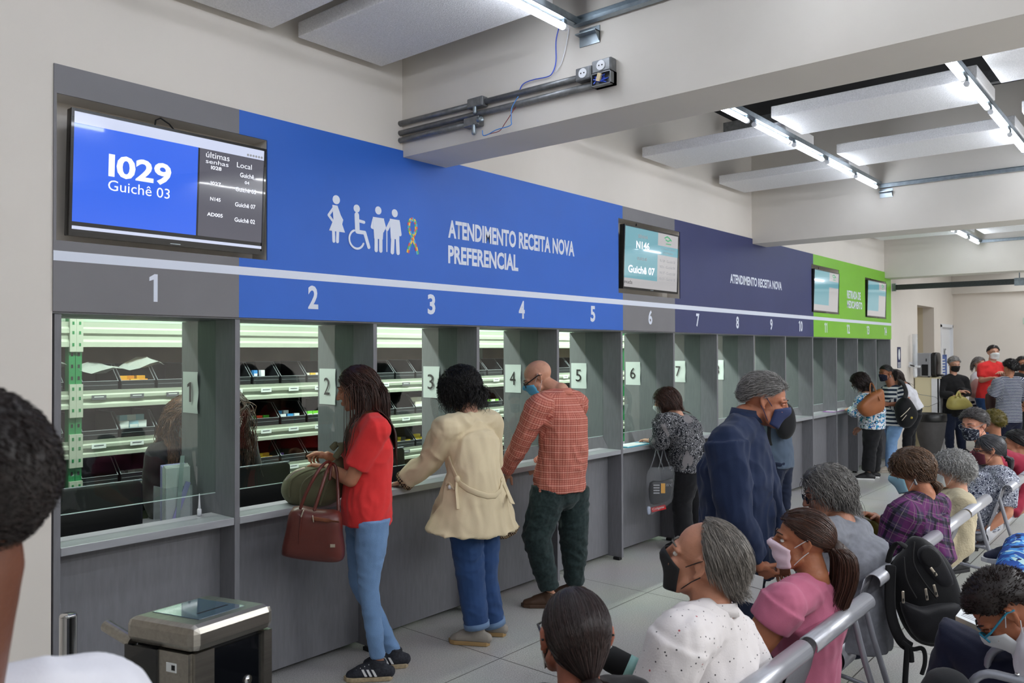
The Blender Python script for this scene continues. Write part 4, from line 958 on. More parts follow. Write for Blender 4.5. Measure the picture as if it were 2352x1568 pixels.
            if hel:
                e1, e2 = frame_of(d); aa = ph0+k*2.1; pts.append(p+(e1*math.cos(aa)+e2*math.sin(aa))*hel*min(1, k/2))
            elif curl and kind != 'curly': pts.append(p+Vector((math.sin(k*1.9+ph0), math.cos(k*1.7+ph0), 0))*curl*.012)
            else: pts.append(p)
        g.tube(pts, [rad]*(len(pts)-2)+[rad*.8, rad*.35], 3, cap=None, mi=rg.choice((0, 0, 1, 2)))
    # tail gathered behind a tie
    if 'tail' in st:
        tp = [Vector(q) for q in st['tail']]; tps = [Vector(q) for q in spl3(st['tail'])]; tr = st.get('tail_r', .03)
        for k in range(st.get('tail_n', 260)):
            a, rr = rg.uniform(0, 6.28), math.sqrt(rg.random()); pts = []; wf, wp = rg.uniform(4, 9), rg.uniform(0, 6.28)
            for j, q in enumerate(tps):
                f = j/(len(tps)-1); wdt = tr*(.35+1.0*math.sin(PI*min(1, f*.85+.12)))*(1-.35*f); wv = .22*tr*math.sin(f*wf+wp)
                pts.append(q+Vector((math.cos(a)*rr*wdt+wv*math.cos(a), math.sin(a)*rr*wdt*.8, wv*.5)))
            g.tube(pts, [rad*.9]*(len(pts)-1)+[rad*.3], 3, cap=None, mi=rg.choice((0, 0, 1, 2)))
        g.tube(tp, [tr*.55]+[tr*.75]*(len(tp)-2)+[tr*.2], 8, mi=1)
    return g
def hair_mats(c):
    k = 'hair %d %d %d ' % c
    def f(m): return tuple(min(255, max(0, v*m)) for v in c)
    return [mat(k+'a', f(1.0), .38, spec=.45), mat(k+'b', f(.78), .45, spec=.35), mat(k+'c', f(1.35), .35, spec=.5)]
SKIN = {}
def skin_mat(c):
    return mat('skin %d %d %d' % c, c, .48, noise_=(22, .07), bump=(160, .12), spec=.4, sss=.12)
m_eye = mat('eye white', (226, 222, 214), .2); m_iris = mat('iris', (40, 26, 18), .15)
def person(label, d, yaw, pts, h=1.66, sex='f', seat=None, skin=(176, 128, 100), hair=None, hairc=(28, 20, 18), top=None, bottom=None, shoes=None, mask=None, glasses=None,
           vox=.008, hyaw=None, hpitch=0, hroll=0, hs=1., build=1., hands=(('L', {}), ('R', {})), seed=1, group=None, lean=0, neckr=.056, extra=None, face_open=False, earring=False, armr=1.):
    k = h/1.70
    yr = math.radians(yaw); f = V3(math.cos(yr), math.sin(yr), 0); s = V3(math.sin(yr), -math.cos(yr), 0); u = ZA
    Wd = {n: P(q[0], q[1], d+(q[2] if len(q) > 2 else 0)) for n, q in pts.items() if not isinstance(q, Vector)}
    Wd.update({n: q for n, q in pts.items() if isinstance(q, Vector)})
    if seat: pel = Vector(seat)
    elif 'pel' in Wd: pel = Wd['pel']
    base = V3(pel.x, pel.y, 0); ln = math.radians(lean); up_l = u*math.cos(ln)+f*math.sin(ln)
    D_ = {'pel': pel, 'neck': pel+up_l*(.50*k)}
    nk = Wd.get('neck', D_['neck']); spine = (nk-pel).normalized()
    shw = (.172 if sex == 'f' else .19)*k*build**.3
    D_['shL'] = nk-s*shw-spine*.045*k; D_['shR'] = nk+s*shw-spine*.045*k
    D_['head'] = nk+(spine*.6+u*.4+f*.25).normalized()*.165*k
    shL, shR = Wd.get('shL', D_['shL']), Wd.get('shR', D_['shR'])
    for n, q, sg in (('L', shL, -1), ('R', shR, 1)):
        D_['el'+n] = q-u*.27*k+s*sg*.05+f*.02; e = Wd.get('el'+n, D_['el'+n]); D_['wr'+n] = e-u*.15*k+f*.19*k
        D_['hip'+n] = pel+s*sg*.088*k-u*.03*k
        hp = Wd.get('hip'+n, D_['hip'+n])
        if seat: D_['kn'+n] = hp+f*.42*k+s*sg*.04-u*.01; kn = Wd.get('kn'+n, D_['kn'+n]); D_['an'+n] = V3(kn.x, kn.y, .09)+f*.03
        else: D_['kn'+n] = V3(hp.x, hp.y, .48*k)+f*.02+s*sg*.01; D_['an'+n] = V3(hp.x, hp.y, .085)-f*.03+s*sg*.015
    D_.update(Wd)
    root_m = Matrix.Translation(base)@Matrix.Rotation(yr-PI/2, 4, 'Z'); inv = root_m.inverted()
    J = {n: inv@q for n, q in D_.items()}
    F, S = YA, XA     # local forward, right
    hy = math.radians((hyaw if hyaw is not None else yaw)-yaw)
    Hm = Matrix.Translation(J['head'])@Matrix.Rotation(hy, 4, 'Z')@Matrix.Rotation(math.radians(hpitch), 4, 'X')@Matrix.Rotation(math.radians(hroll), 4, 'Y')@Matrix.Scale(hs*(.97 if sex == 'f' else 1.03), 4)
    # ---- body
    b = G(); pel_, nk_ = J['pel'], J['neck']; hipv = (J['hipR']-J['hipL']).normalized(); shv = (J['shR']-J['shL']).normalized()
    sp = (nk_-pel_); sl = sp.length; su = sp.normalized(); wa = J.get('waist', pel_+sp*.36+F*.0); ch = J.get('chest', pel_+sp*.70-F*.005)
    fb = build; lk = .86 if bottom else 1.; ak = .86 if (top and top.get('sleeve', .35) > .75) else 1.
    tor = [(pel_-ZA*.085*k, .105*k, .085*k, hipv), (pel_-ZA*.01, (.168 if sex == 'f' else .158)*k*fb, .118*k*fb, hipv), (pel_+sp*.14, (.155)*k*fb, .11*k*fb, hipv), (wa, (.132 if sex == 'f' else .148)*k*fb, .10*k*fb, hipv), (ch, (.155 if sex == 'f' else .172)*k*fb**.7, .115*k*fb, shv), (nk_-su*.085*k, .135*k, .088*k, shv), (nk_-su*.03*k, .085*k, .07*k, shv), (nk_+su*.015*k, .058*k, .058*k, shv)]
    b.tube([q[0] for q in tor], [(q[1], q[2]) for q in tor], 20, ref=[q[3] for q in tor])
    nb = Hm@V3(0, -.022, -.055); b.tube([nk_-su*.02, (nk_+nb)/2-F*.004, nb], [neckr*1.08*k, neckr*k, neckr*k], 16)
    fing = G()
    for n, sg in (('L', -1), ('R', 1)):
        sh, el, wr = J['sh'+n], J['el'+n], J['wr'+n]
        b.tube([nk_-su*.05*k+shv*sg*.05, sh-shv*sg*.01], [.060*k, .052*k], 12); b.ell(sh, (.054*k*fb**.3,)*3, seg=14)
        b.tube([sh, sh.lerp(el, .4), el], [.049*k*fb**.5*ak*armr, .047*k*fb**.5*ak*armr, .040*k*fb**.4*ak*armr], 12); b.tube([el, el.lerp(wr, .3), wr], [.040*k*fb**.4*ak*armr, .040*k*fb**.4*ak*armr, .027*k], 12)
        hd = dict(dict(hands)[n]) if n in dict(hands) else {}
        hdir = (wr-el).normalized() if 'to' not in hd else (inv@P(hd['to'][0], hd['to'][1], d+hd['to'][2])-wr).normalized()
        nrm = Vector(hd['n']) if 'n' in hd else (-S*sg*.6-ZA*.4)
        pm, fg = hand_geo(wr, hdir, nrm, n, hd.get('curl', .45), (.92 if sex == 'f' else 1.02)*hd.get('sc', 1), hd.get('spread', .3), hd.get('t', .3)); join(b, pm); join(fing, fg)
        hp, kn, an = J['hip'+n], J['kn'+n], J['an'+n]
        b.tube([hp, hp.lerp(kn, .5), kn], [.088*k*fb**.6*lk, .074*k*fb**.6*lk, .054*k*lk], 14); b.tube([kn, kn.lerp(an, .3), an], [.053*k*lk, .052*k*lk, .034*k], 12)
        tf = Vector((F.x, F.y, 0)) if 'toe'+n not in J else (J['toe'+n]-an)
        tf = Vector((tf.x, tf.y, 0)).normalized(); fr_ = .5 if shoes else 1.; b.tube([an-tf*.03-ZA*.035, an+tf*.04-ZA*.050, an+tf*(.09 if shoes else .13)-ZA*.062], [.034*fr_, .032*fr_, .022*fr_], 10)
        J['tf'+n] = tf
    join(b, xform(head_geo(sex), Hm))
    me = voxel(b, vox, 2); g = G(); add_mesh(g, me); bpy.data.meshes.remove(me); join(g, fing)
    sm = skin_mat(skin)
    P_ = obj('person', g, sm, smooth=True); P_.matrix_world = root_m; tag(P_, label, 'person', group)
    def child(nm, gg, m, **kw): o = obj(nm, gg, m, P_, smooth=kw.pop('smooth', True), **kw); return o
    # ---- eyes and brows
    if not face_open is None:
        for sg in (-1, 1):
            e = G(); e.ell((sg*.031, .0720, .003), (.0105, .0105, .0080), seg=12); ey = child('eye', xform(e, Hm), m_eye)
            i = G(); i.ell((sg*.031, .0752, .002), (.0060, .0082, .0060), seg=12); obj('iris', xform(i, Hm), m_iris, ey, smooth=True)
            lid = G(); lid.tube([(sg*.018, .0785, .007), (sg*.031, .0830, .0085), (sg*.044, .0745, .006)], [.004, .0060, .004], 8)
            if hpitch < -7: lid.ell((sg*.031, .0725, .001), (.0118, .0118, .0095), seg=12); child('eyelid', xform(lid, Hm), sm)
            bw = G(); bw.tube([(sg*.013, .0950, .030), (sg*.032, .0905, .035), (sg*.050, .074, .029)], [(.0025, .004), (.003, .004), (.0015, .003)], 6); child('eyebrow', xform(bw, Hm), hair_mats(hairc)[1])
    # ---- clothes
    def sleeve(g, n, frac, r0, r1, cuff=None):
        sh, el, wr = J['sh'+n], J['el'+n], J['wr'+n]; a = (el-sh).length; t = (a+(wr-el).length)*frac
        if t <= a: e = sh.lerp(el, t/a); g.tube([sh, sh.lerp(e, .5), e], [r0, (r0+r1)/2, r1], 14, cap='flat')
        else:
            q = (t-a)/(wr-el).length; e = el.lerp(wr, q); g.tube([sh, sh.lerp(el, .5), el, el.lerp(e, .5), e], [r0, r0*.93, (r0+r1)*.5, (r0*.35+r1*.65), r1], 14, cap='flat')
        return e
    if top:
        lo = top.get('loose', .018); t = G(); hem = top.get('hem', .12)*k    # how far below the pelvis the hem hangs
        hc = J.get('hem', pel_-ZA*hem); fl = top.get('flare', 1.); hw, hd_ = ((.168 if sex == 'f' else .16)*k*fb+lo)*fl, (.118*k*fb+lo)*fl
        rg_ = [(hc, hw, hd_, hipv), (pel_+ZA*.02, ((.168 if sex == 'f' else .16)*k*fb+lo)*(1+(fl-1)*.45), (.118*k*fb+lo)*(1+(fl-1)*.45), hipv), (wa, (.138*k*fb+lo*1.2), .105*k*fb+lo*1.2, hipv), (ch, .166*k*fb**.7+lo*.9, .12*k*fb+lo*.9, shv), (nk_-su*.085*k, .142*k+lo*.5, .094*k+lo*.5, shv), (nk_-su*.03*k, .09*k+lo*.4, .075*k+lo*.4, shv), (nk_+su*top.get('nk', -.005)*k, .066*k, .066*k, shv)]
        if 'belly' in top:
            t.ell(wa+F*top['belly'][0]-ZA*.03, (.13*k*fb, .10*k*fb+top['belly'][1], .15*k), seg=16)
        if sex == 'f' and not top.get('nobust'):
            for sg in (-1, 1): t.ell(ch+F*.075*k+shv*sg*.07*k-su*.03, (.07*k+lo*.6, .065*k+lo*.6, .07*k+lo*.6), seg=12)
        t.tube([q[0] for q in rg_], [(q[1], q[2]) for q in rg_], 22, ref=[q[3] for q in rg_], cap='flat')
        for n, sg in (('L', -1), ('R', 1)):
            sh = J['sh'+n]; t.tube([nk_-su*.045*k+shv*sg*.03, (nk_-su*.05*k).lerp(sh, .55)+su*.004, sh-shv*sg*.012-su*.006], [.070*k+lo*.3, .071*k+lo*.4, .066*k+lo*.55], 14); t.ell(sh-shv*sg*.004-su*.004, ((.061*k+lo*.6+.002)*armr**.8,)*3, seg=14)
            sleeve(t, n, top.get('sleeve', .35), (.056*k+lo*.7)*top.get('slw', 1)*armr**.6, (top.get('cuff', .05*k+lo*.6)))
        m_ = voxel(t, top.get('vox', vox*1.15), top.get('sm', 6), folds(top.get('fold', .007)*1.5, seed, top.get('ff', (9, 9, 6))))
        cloth_uv(m_, J, S, F)
        T_ = child(top.get('name', 'shirt'), m_, top['mat'])
        if top.get('collar'):
            n_ = 24; V = []
            c = G(); cm = top['collar']; chh = top.get('ch', 1.)
            for i in range(n_):
                a = 2*PI*i/n_; dr_ = shv*math.sin(a)+F*math.cos(a); fr = (1+math.cos(a))/2
                for (r_, z_) in ((.070, -.012), (.0655, .030*chh-.022*fr), (.069, .030*chh+.004-.022*fr), (.083, -.010-.010*fr)): V.append(nk_+dr_*r_*k+su*z_+F*(.006+.008*fr))
            c.add(V, [(i*4+j, i*4+j+1, ((i+1) % n_)*4+j+1, ((i+1) % n_)*4+j) for i in range(n_) for j in range(3)])
            oc = obj('collar', c, cm, T_, smooth=True); sd_ = oc.modifiers.new('s', 'SOLIDIFY'); sd_.thickness = .003
    if bottom:
        lo = bottom.get('loose', .012); t = G()
        lw = min(lo, .010); r = [(pel_+sp*.16, .146*k*fb+lw, .108*k*fb+lw, hipv), (pel_+ZA*.0, (.170 if sex == 'f' else .158)*k*fb+lw, .118*k*fb+lw, hipv), (pel_-ZA*.07*k, .125*k*fb+lo, .10*k*fb+lo, hipv)]
        t.tube([q[0] for q in r], [(q[1], q[2]) for q in r], 20, ref=[q[3] for q in r])
        if bottom.get('skirt'):
            e = pel_.lerp((J['knL']+J['knR'])/2, 1.1); t.tube([pel_, (J['knL']+J['knR'])/2, e.lerp((J['anL']+J['anR'])/2, .35)], [(.18*k, .13*k), (.20*k, .13*k), (.21*k, .15*k)], 20, ref=S)
        for n in 'LR':
            hp, kn, an = J['hip'+n], J['kn'+n], J['an'+n]; kl = bottom.get('knee', .060)*k; al = bottom.get('ankle', .052)*k; e = kn.lerp(an, bottom.get('len', 1.0))
            t.tube([hp, hp.lerp(kn, .5), kn, kn.lerp(e, .5), e], [.094*k*fb**.6+lo, .08*k*fb**.5+lo, kl+lo, (kl+al)/2+lo*.8, al+lo*.5], 16, cap='flat')
        m_ = voxel(t, bottom.get('vox', vox*1.2), 3, folds(bottom.get('fold', .006)*1.5, seed+7, (8, 8, 12)))
        T_ = child(bottom.get('name', 'trousers'), m_, bottom['mat'])
        if bottom.get('turnup'):
            for n in 'LR':
                kn, an = J['kn'+n], J['an'+n]; a, e = kn.lerp(an, bottom.get('len', 1.0)-.11), kn.lerp(an, bottom.get('len', 1.0)+.01); al = bottom.get('ankle', .052)*k+lo*.5+.006
                obj('turn_up', G().tube([a, e], [al+.001, al], 16, cap='flat'), bottom['turnup'], T_, smooth=True)
    if shoes:
        for n in 'LR':
            an, tf = J['an'+n], J['tf'+n]; sd = tf.cross(ZA); gz = -an.z if an.z < .14 and not shoes.get('free') else -.085; z0 = V3(0, 0, gz); st = shoes.get('style', 'shoe'); L0, L1 = -.062, .185 if sex == 'm' else .17
            up_ = G(); hh = .05 if st == 'low' else .058
            up_.tube([an+tf*L0+z0+ZA*.042, an+tf*-.02+z0+ZA*.050, an+tf*.05+z0+ZA*.046, an+tf*.12+z0+ZA*.036, an+tf*(L1-.02)+z0+ZA*.028], [(.031, .033), (.037, .042), (.040, .038), (.044, .028), (.036, .020)], 14, ref=sd)
            up_.tube([an+tf*.012+z0+ZA*.05, an+tf*-.006+z0+ZA*(.052+hh)], [(.050, .040), (.044, .040)], 14, ref=tf, cap='flat'); up_.tube([an+tf*.02+z0+ZA*.075, an+tf*.10+z0+ZA*.052], [.032, .026], 12)
            o = child('shoe', voxel(up_, .005, 2), shoes['mat'])
            ol = [(L0-.018, 0), (L0-.006, .030), (0, .036), (.07, .040), (.13, .047), (L1-.01, .036), (L1+.012, .0)]
            poly = [(a, w_) for a, w_ in ol]+[(a, -w_) for a, w_ in reversed(ol[1:-1])]
            obj('sole', G().prism(poly, an+z0+ZA*.001, tf, sd, ZA, .024), shoes.get('sole', shoes['mat']), o, bevel=.004)
            if shoes.get('laces'):
                lg = G()
                for j in range(4): q = an+tf*(.045+.022*j)+z0+ZA*(.087-.009*j); lg.tube([q-sd*.022, q+ZA*.006, q+sd*.022], .003, 5)
                obj('laces', lg, shoes['laces'], o, smooth=True)
            if shoes.get('stripes'):
                for sg in (-1, 1):
                    for j in range(3): q = an+tf*(.015+.026*j)+z0+ZA*.050+sd*sg*(.041-.001*j); obj('side_stripe', G().obox(q, tf*.006, sd*sg*.003, (ZA*.016+tf*.010-sd*sg*.006)), shoes['stripes'], o)
    # ---- hair
    if hair:
        dn = (Hm.to_3x3().normalized().inverted()@Vector((0, 0, -1))); Hi = Hm.inverted(); co_ = []
        if hair.get('coll', True) and hair['kind'] in ('long', 'tied', 'curly'):
            r_ = (top.get('loose', .015) if top else 0)+.012
            for n in 'LR': co_.append((Hi@(nk_-su*.05), Hi@J['sh'+n], .07*k+r_)); co_.append((Hi@J['sh'+n], Hi@J['el'+n], .055*k+r_))
            co_.append((Hi@(nk_-su*.12), Hi@wa, .135*k+r_)); co_.append((Hi@nk_, Hi@nb, .066))
            for sg in (-1, 1): co_.append((Hi@(ch+shv*sg*.07+F*.01), Hi@(nk_-su*.1+shv*sg*.06), .11*k+r_))
        hg = hair_geo(hair, dn, co_, seed); ho = child('hair', xform(hg, Hm), hair_mats(hairc))
        if 'tie' in hair and 'tiec' in hair: tg = G(); tg.ell(hair['tie'], (.020, .018, .020), seg=12); obj('hair_tie', xform(tg, Hm), hair['tiec'], ho, smooth=True)
    # ---- mask
    if mask:
        g = G(); na, nb_ = 16, 9; V = []
        for j in range(nb_+1):
            v = j/nb_
            for i in range(na+1):
                th = math.radians(-72+144*i/na); c = math.cos(th); ztop = .004-.030*(1-c)*1.3; zbot = -.108+.022*(1-c)
                bl = math.exp(-(th/.42)**2); y = .004+.100*c**.75+.024*bl*math.exp(-((v-.22)/.28)**2)-.012*v*v*c+(.006*math.sin(v*PI*4) if mask.get('pleat') else 0)*c
                V.append(((.0775-.008*v)*math.sin(th)*1.0, y, ztop+(zbot-ztop)*v))
        g.add(V, [(j*(na+1)+i, j*(na+1)+i+1, (j+1)*(na+1)+i+1, (j+1)*(na+1)+i) for j in range(nb_) for i in range(na)])
        mo = child('face_mask', xform(g, Hm), mask['mat']); sd_ = mo.modifiers.new('s', 'SOLIDIFY'); sd_.thickness = .0025
        for sg in (-1, 1):
            st = G(); st.tube([(sg*.070, .030, -.012), (sg*.080, .005, .010), (sg*.0895, -.014, .026)], .0016, 5); st.tube([(sg*.062, .030, -.080), (sg*.078, .004, -.045), (sg*.086, -.018, -.022)], .0016, 5); obj('ear_loop', xform(st, Hm), mask.get('strap', mask['mat']), mo, smooth=True)
    if glasses:
        g = G()
        for sg in (-1, 1):
            rr = [(sg*.033+.024*math.cos(a), .104-.004*math.cos(a)**2, .0+.017*math.sin(a)) for a in [2*PI*q/16 for q in range(17)]]
            g.tube(rr, glasses.get('r', .0022), 6); g.tube([(sg*.056, .100, .004), (sg*.078, .070, .008), (sg*.086, -.010, .018), (sg*.087, -.030, .010)], [(glasses.get('r', .0022), glasses.get('r', .0022)*1.6)]*4, 6)
        g.tube([(-.010, .107, .003), (0, .109, .006), (.010, .107, .003)], .002, 6)
        go = child('glasses', xform(g, Hm), glasses['mat'])
        if glasses.get('up'): go.matrix_local = Hm@Matrix.Translation((0, glasses['up'][0], glasses['up'][1]))@Matrix.Rotation(math.radians(glasses['up'][2]), 4, 'X')@Hm.inverted()
        if glasses.get('dark'):
            lg = G()
            for sg in (-1, 1): lg.ell((sg*.033, .104, 0), (.023, .003, .016), seg=12)
            lo_ = obj('lens', xform(lg, Hm), m_bez, go, smooth=True)
    if earring:
        for sg in (-1, 1): child('earring', xform(G().tube([(sg*.081, -.006, -.030), (sg*.083, -.006, -.055)], [.005, .009], 8), Hm), mat('earring', (170, 176, 180), .2, .9))
    if extra: extra(P_, J, Hm, child, inv)
    return P_, J, Hm, root_m
# ---------------------------------------------------------------- cloth materials
def cloth(name, rgb, rough=.85, nz=(14, .06), bp=(260, .10), sheen=.1): return mat(name, rgb, rough, noise_=nz, bump=bp, sheen=sheen, spec=.25)
def pattern(name, fn, rough=.85):
    if name in MC: return MC[name]
    m = bpy.data.materials.new(name); m.use_nodes = True; MC[name] = m; nt = m.node_tree; b = nt.nodes['Principled BSDF']; b.inputs['Roughness'].default_value = rough; b.inputs['Specular IOR Level'].default_value = .25
    tc = nt.nodes.new('ShaderNodeTexCoord'); out = fn(nt, tc.outputs['Object']); nt.links.new(out, b.inputs['Base Color'])
    n2 = nt.nodes.new('ShaderNodeTexNoise'); n2.inputs['Scale'].default_value = 200; nt.links.new(tc.outputs['Object'], n2.inputs[0]); bp = nt.nodes.new('ShaderNodeBump'); bp.inputs['Strength'].default_value = .1; bp.inputs['Distance'].default_value = .01; nt.links.new(n2.outputs['Fac'], bp.inputs['Height']); nt.links.new(bp.outputs[0], b.inputs['Normal'])
    return m
def nd_math(nt, op, a, b=None):
    n = nt.nodes.new('ShaderNodeMath'); n.operation = op
    for i, q in enumerate((a, b)):
        if q is None: continue
        if isinstance(q, (int, float)): n.inputs[i].default_value = q
        else: nt.links.new(q, n.inputs[i])
    return n.outputs[0]
def nd_mix(nt, fac, a, b):
    n = nt.nodes.new('ShaderNodeMix'); n.data_type = 'RGBA'
    for key, q in (('Factor', fac), ('A', a), ('B', b)):
        if isinstance(q, tuple): n.inputs[key].default_value = lin(q)+(1,)
        elif isinstance(q, (int, float)): n.inputs[key].default_value = q
        else: nt.links.new(q, n.inputs[key])
    return n.outputs['Result']
def plaid(base, lines):
    """lines: (axis 'u' or 'z', period, width, phase, colour, strength)"""
    def fn(nt, co):
        at = nt.nodes.new('ShaderNodeAttribute'); at.attribute_name = 'cuv'; sp = nt.nodes.new('ShaderNodeSeparateXYZ'); nt.links.new(at.outputs['Vector'], sp.inputs[0])
        ax = {'u': sp.outputs[0], 'z': sp.outputs[2]}; c = base
        for a, per, wd, ph, col, stg in lines:
            q = nd_math(nt, 'FRACT', nd_math(nt, 'DIVIDE', nd_math(nt, 'ADD', ax[a], 10+ph), per)); f = nd_math(nt, 'MULTIPLY', nd_math(nt, 'LESS_THAN', q, wd/per), stg); c = nd_mix(nt, f, c, col)
        return c
    return fn
def blotch(base, layers):
    """layers: (scale, threshold, colour, kind, stretch)"""
    def fn(nt, co):
        c = base
        for i, (sc, th, col, kd) in enumerate(layers):
            mp = nt.nodes.new('ShaderNodeMapping'); mp.inputs['Location'].default_value = (i*3.3, i*1.7, i*2.1); nt.links.new(co, mp.inputs[0])
            if kd == 'cell': t = nt.nodes.new('ShaderNodeTexVoronoi'); t.inputs['Scale'].default_value = sc; nt.links.new(mp.outputs[0], t.inputs[0]); f = nd_math(nt, 'LESS_THAN', t.outputs['Distance'], th)
            elif kd == 'swirl':
                n0 = nt.nodes.new('ShaderNodeTexNoise'); n0.inputs['Scale'].default_value = sc; n0.inputs['Detail'].default_value = 2; n0.inputs['Distortion'].default_value = 2.5; nt.links.new(mp.outputs[0], n0.inputs[0]); f = nd_math(nt, 'LESS_THAN', nd_math(nt, 'PINGPONG', n0.outputs['Fac'], .06), th)
            else: t = nt.nodes.new('ShaderNodeTexNoise'); t.inputs['Scale'].default_value = sc; t.inputs['Detail'].default_value = 1.5; t.inputs['Distortion'].default_value = 1.2; nt.links.new(mp.outputs[0], t.inputs[0]); f = nd_math(nt, 'GREATER_THAN', t.outputs['Fac'], th)
            c = nd_mix(nt, f, c, col)
        return c
    return fn

from mathutils.bvhtree import BVHTree
_bv = {}
def on_surface(o, px, py, off=.004, fb=None):
    """point where the line of sight through a pixel meets an object, lifted off its surface"""
    if o.name not in _bv:
        mw = o.matrix_world if o.parent is None else o.parent.matrix_world@o.matrix_local
        _bv[o.name] = BVHTree.FromPolygons([mw@v.co for v in o.data.vertices], [tuple(p.vertices) for p in o.data.polygons])
    v = (P(px, py, 1)-EYE).normalized(); hit = _bv[o.name].ray_cast(EYE, v)
    if hit[0] is None: return P(px, py, fb)
    return hit[0]-v*off
# ================================================================ people: who is there
c_red = cloth('red cotton', (226, 56, 56)); c_jean = cloth('light denim', (118, 152, 194), bp=(300, .3), nz=(7, .14)); c_jeand = cloth('mid denim', (48, 76, 122), nz=(7, .12)); c_jeank = cloth('dark denim', (28, 36, 58), nz=(7, .12))
c_coat = cloth('beige gabardine', (220, 203, 168), .8, nz=(5, .03)); c_blackt = cloth('black trousers', (24, 24, 28)); c_green = cloth('dark green marl', (38, 52, 52), nz=(60, .35)); c_navy = cloth('navy cotton', (28, 41, 70), nz=(5, .08))
c_blk = cloth('black cotton', (26, 26, 28)); c_pink = cloth('pink cotton', (180, 100, 126)); c_greyt = cloth('grey marl', (118, 120, 128), nz=(40, .12)); c_beige = cloth('beige knit', (186, 174, 146), bp=(90, .5)); c_white = cloth('white cotton', (222, 222, 230)); c_maroon = cloth('maroon cotton', (140, 36, 58)); c_navyt = cloth('navy trousers', (20, 24, 46)); c_bluet = cloth('slate tee', (84, 98, 116))
p_plaid = pattern('salmon check', plaid((206, 130, 112), [('u', .015, .0055, 0, (150, 64, 56), .6), ('z', .015, .0050, 0, (150, 64, 56), .6), ('z', .045, .006, .008, (230, 176, 160), .5), ('u', .051, .0035, .01, (226, 168, 150), .3)]))
p_purple = pattern('purple plaid', plaid((64, 52, 78), [('u', .095, .040, 0, (104, 42, 98), .75), ('z', .095, .040, .03, (94, 42, 92), .6), ('u', .095, .013, .05, (24, 24, 32), .85), ('z', .095, .015, .075, (24, 24, 32), .85), ('u', .0475, .0025, .02, (150, 140, 130), .4), ('z', .0475, .0025, .045, (150, 140, 130), .4)]))
def checker(a, b, per):
    def fn(nt, co):
        t = nt.nodes.new('ShaderNodeTexChecker'); t.inputs['Scale'].default_value = 1/per; nt.links.new(co, t.inputs[0]); t.inputs[1].default_value = lin(a)+(1,); t.inputs[2].default_value = lin(b)+(1,); return t.outputs[0]
    return fn
p_check = pattern('brown check', checker((176, 150, 116), (46, 34, 32), .011))
p_stripe = pattern('navy and white stripes', plaid((226, 226, 226), [('z', .058, .030, .012, (28, 40, 62), 1.)])); p_breton = pattern('thin white stripes', plaid((36, 42, 74), [('z', .023, .008, 0, (206, 208, 214), 1.)]))
p_swirl = pattern('black and white swirl print', blotch((28, 30, 36), [(13, .013, (186, 186, 190), 'swirl'), (5, .62, (128, 124, 126), 'noise'), (4, .68, (206, 198, 196), 'noise')])); p_swirl2 = pattern('navy and white leaf print', blotch((30, 36, 60), [(19, .026, (196, 200, 212), 'swirl'), (34, .2, (206, 208, 216), 'cell')]))
p_floral = pattern('blue floral print', blotch((222, 224, 228), [(22, .56, (40, 128, 176), 'noise'), (30, .62, (26, 34, 46), 'noise'), (26, .64, (46, 150, 140), 'noise'), (24, .66, (56, 90, 190), 'noise')])); p_dots = pattern('white with specks', blotch((218, 212, 212), [(52, .13, (60, 58, 62), 'cell'), (17, .05, (176, 80, 86), 'cell')])); p_bluef = pattern('blue leaf print', blotch((34, 74, 150), [(13, .56, (70, 140, 206), 'noise'), (16, .62, (176, 210, 210), 'noise'), (15, .66, (20, 30, 70), 'noise')]))
p_fmask = pattern('dark floral mask', blotch((34, 38, 52), [(70, .60, (150, 156, 164), 'noise')])); p_smask = pattern('navy spotted mask', blotch((26, 28, 46), [(60, .18, (120, 104, 150), 'cell')]))
k_sky = mat('surgical blue', (96, 178, 218), .8); k_pale = mat('pale blue mask', (150, 196, 212), .8); k_white = mat('white mask', (222, 226, 226), .8); k_black = mat('black mask', (20, 20, 22), .7); k_navy = mat('navy mask', (38, 50, 92), .8); k_pink = mat('pink white mask', (228, 204, 216), .8); k_strap = mat('mask strap', (222, 226, 228), .7)
sh_white = mat('white sole', (216, 216, 216), .6); sh_tan = mat('gum sole', (170, 138, 92), .6); sh_blk = mat('black shoe', (22, 22, 26), .6); sh_brown = mat('brown leather', (78, 54, 38), .5); sh_grey = mat('grey suede', (154, 146, 136), .85); sh_knit = mat('black knit', (40, 42, 50), .8, noise_=(90, .5)); sh_sole = mat('sand sole', (176, 158, 128), .6, noise_=(60, .2))
SK_L, SK_M, SK_T, SK_D = (206, 156, 132), (180, 124, 96), (150, 96, 66), (96, 58, 42)
long_back = dict(kind='long', n=1900, len=.50, rad=.0019, steps=11, grav=.75, flow=(0, -.9, -.6), vol=.014, jx=.25, jy=.55, reach=.5)
short_h = dict(kind='short', n=2200, len=.040, rad=.0008, steps=4, grav=.15, flow=(0, -1, -.35), vol=.011, jx=.7, jy=.5)
GS, GT = 'people standing at the counter', 'people seated on the benches'
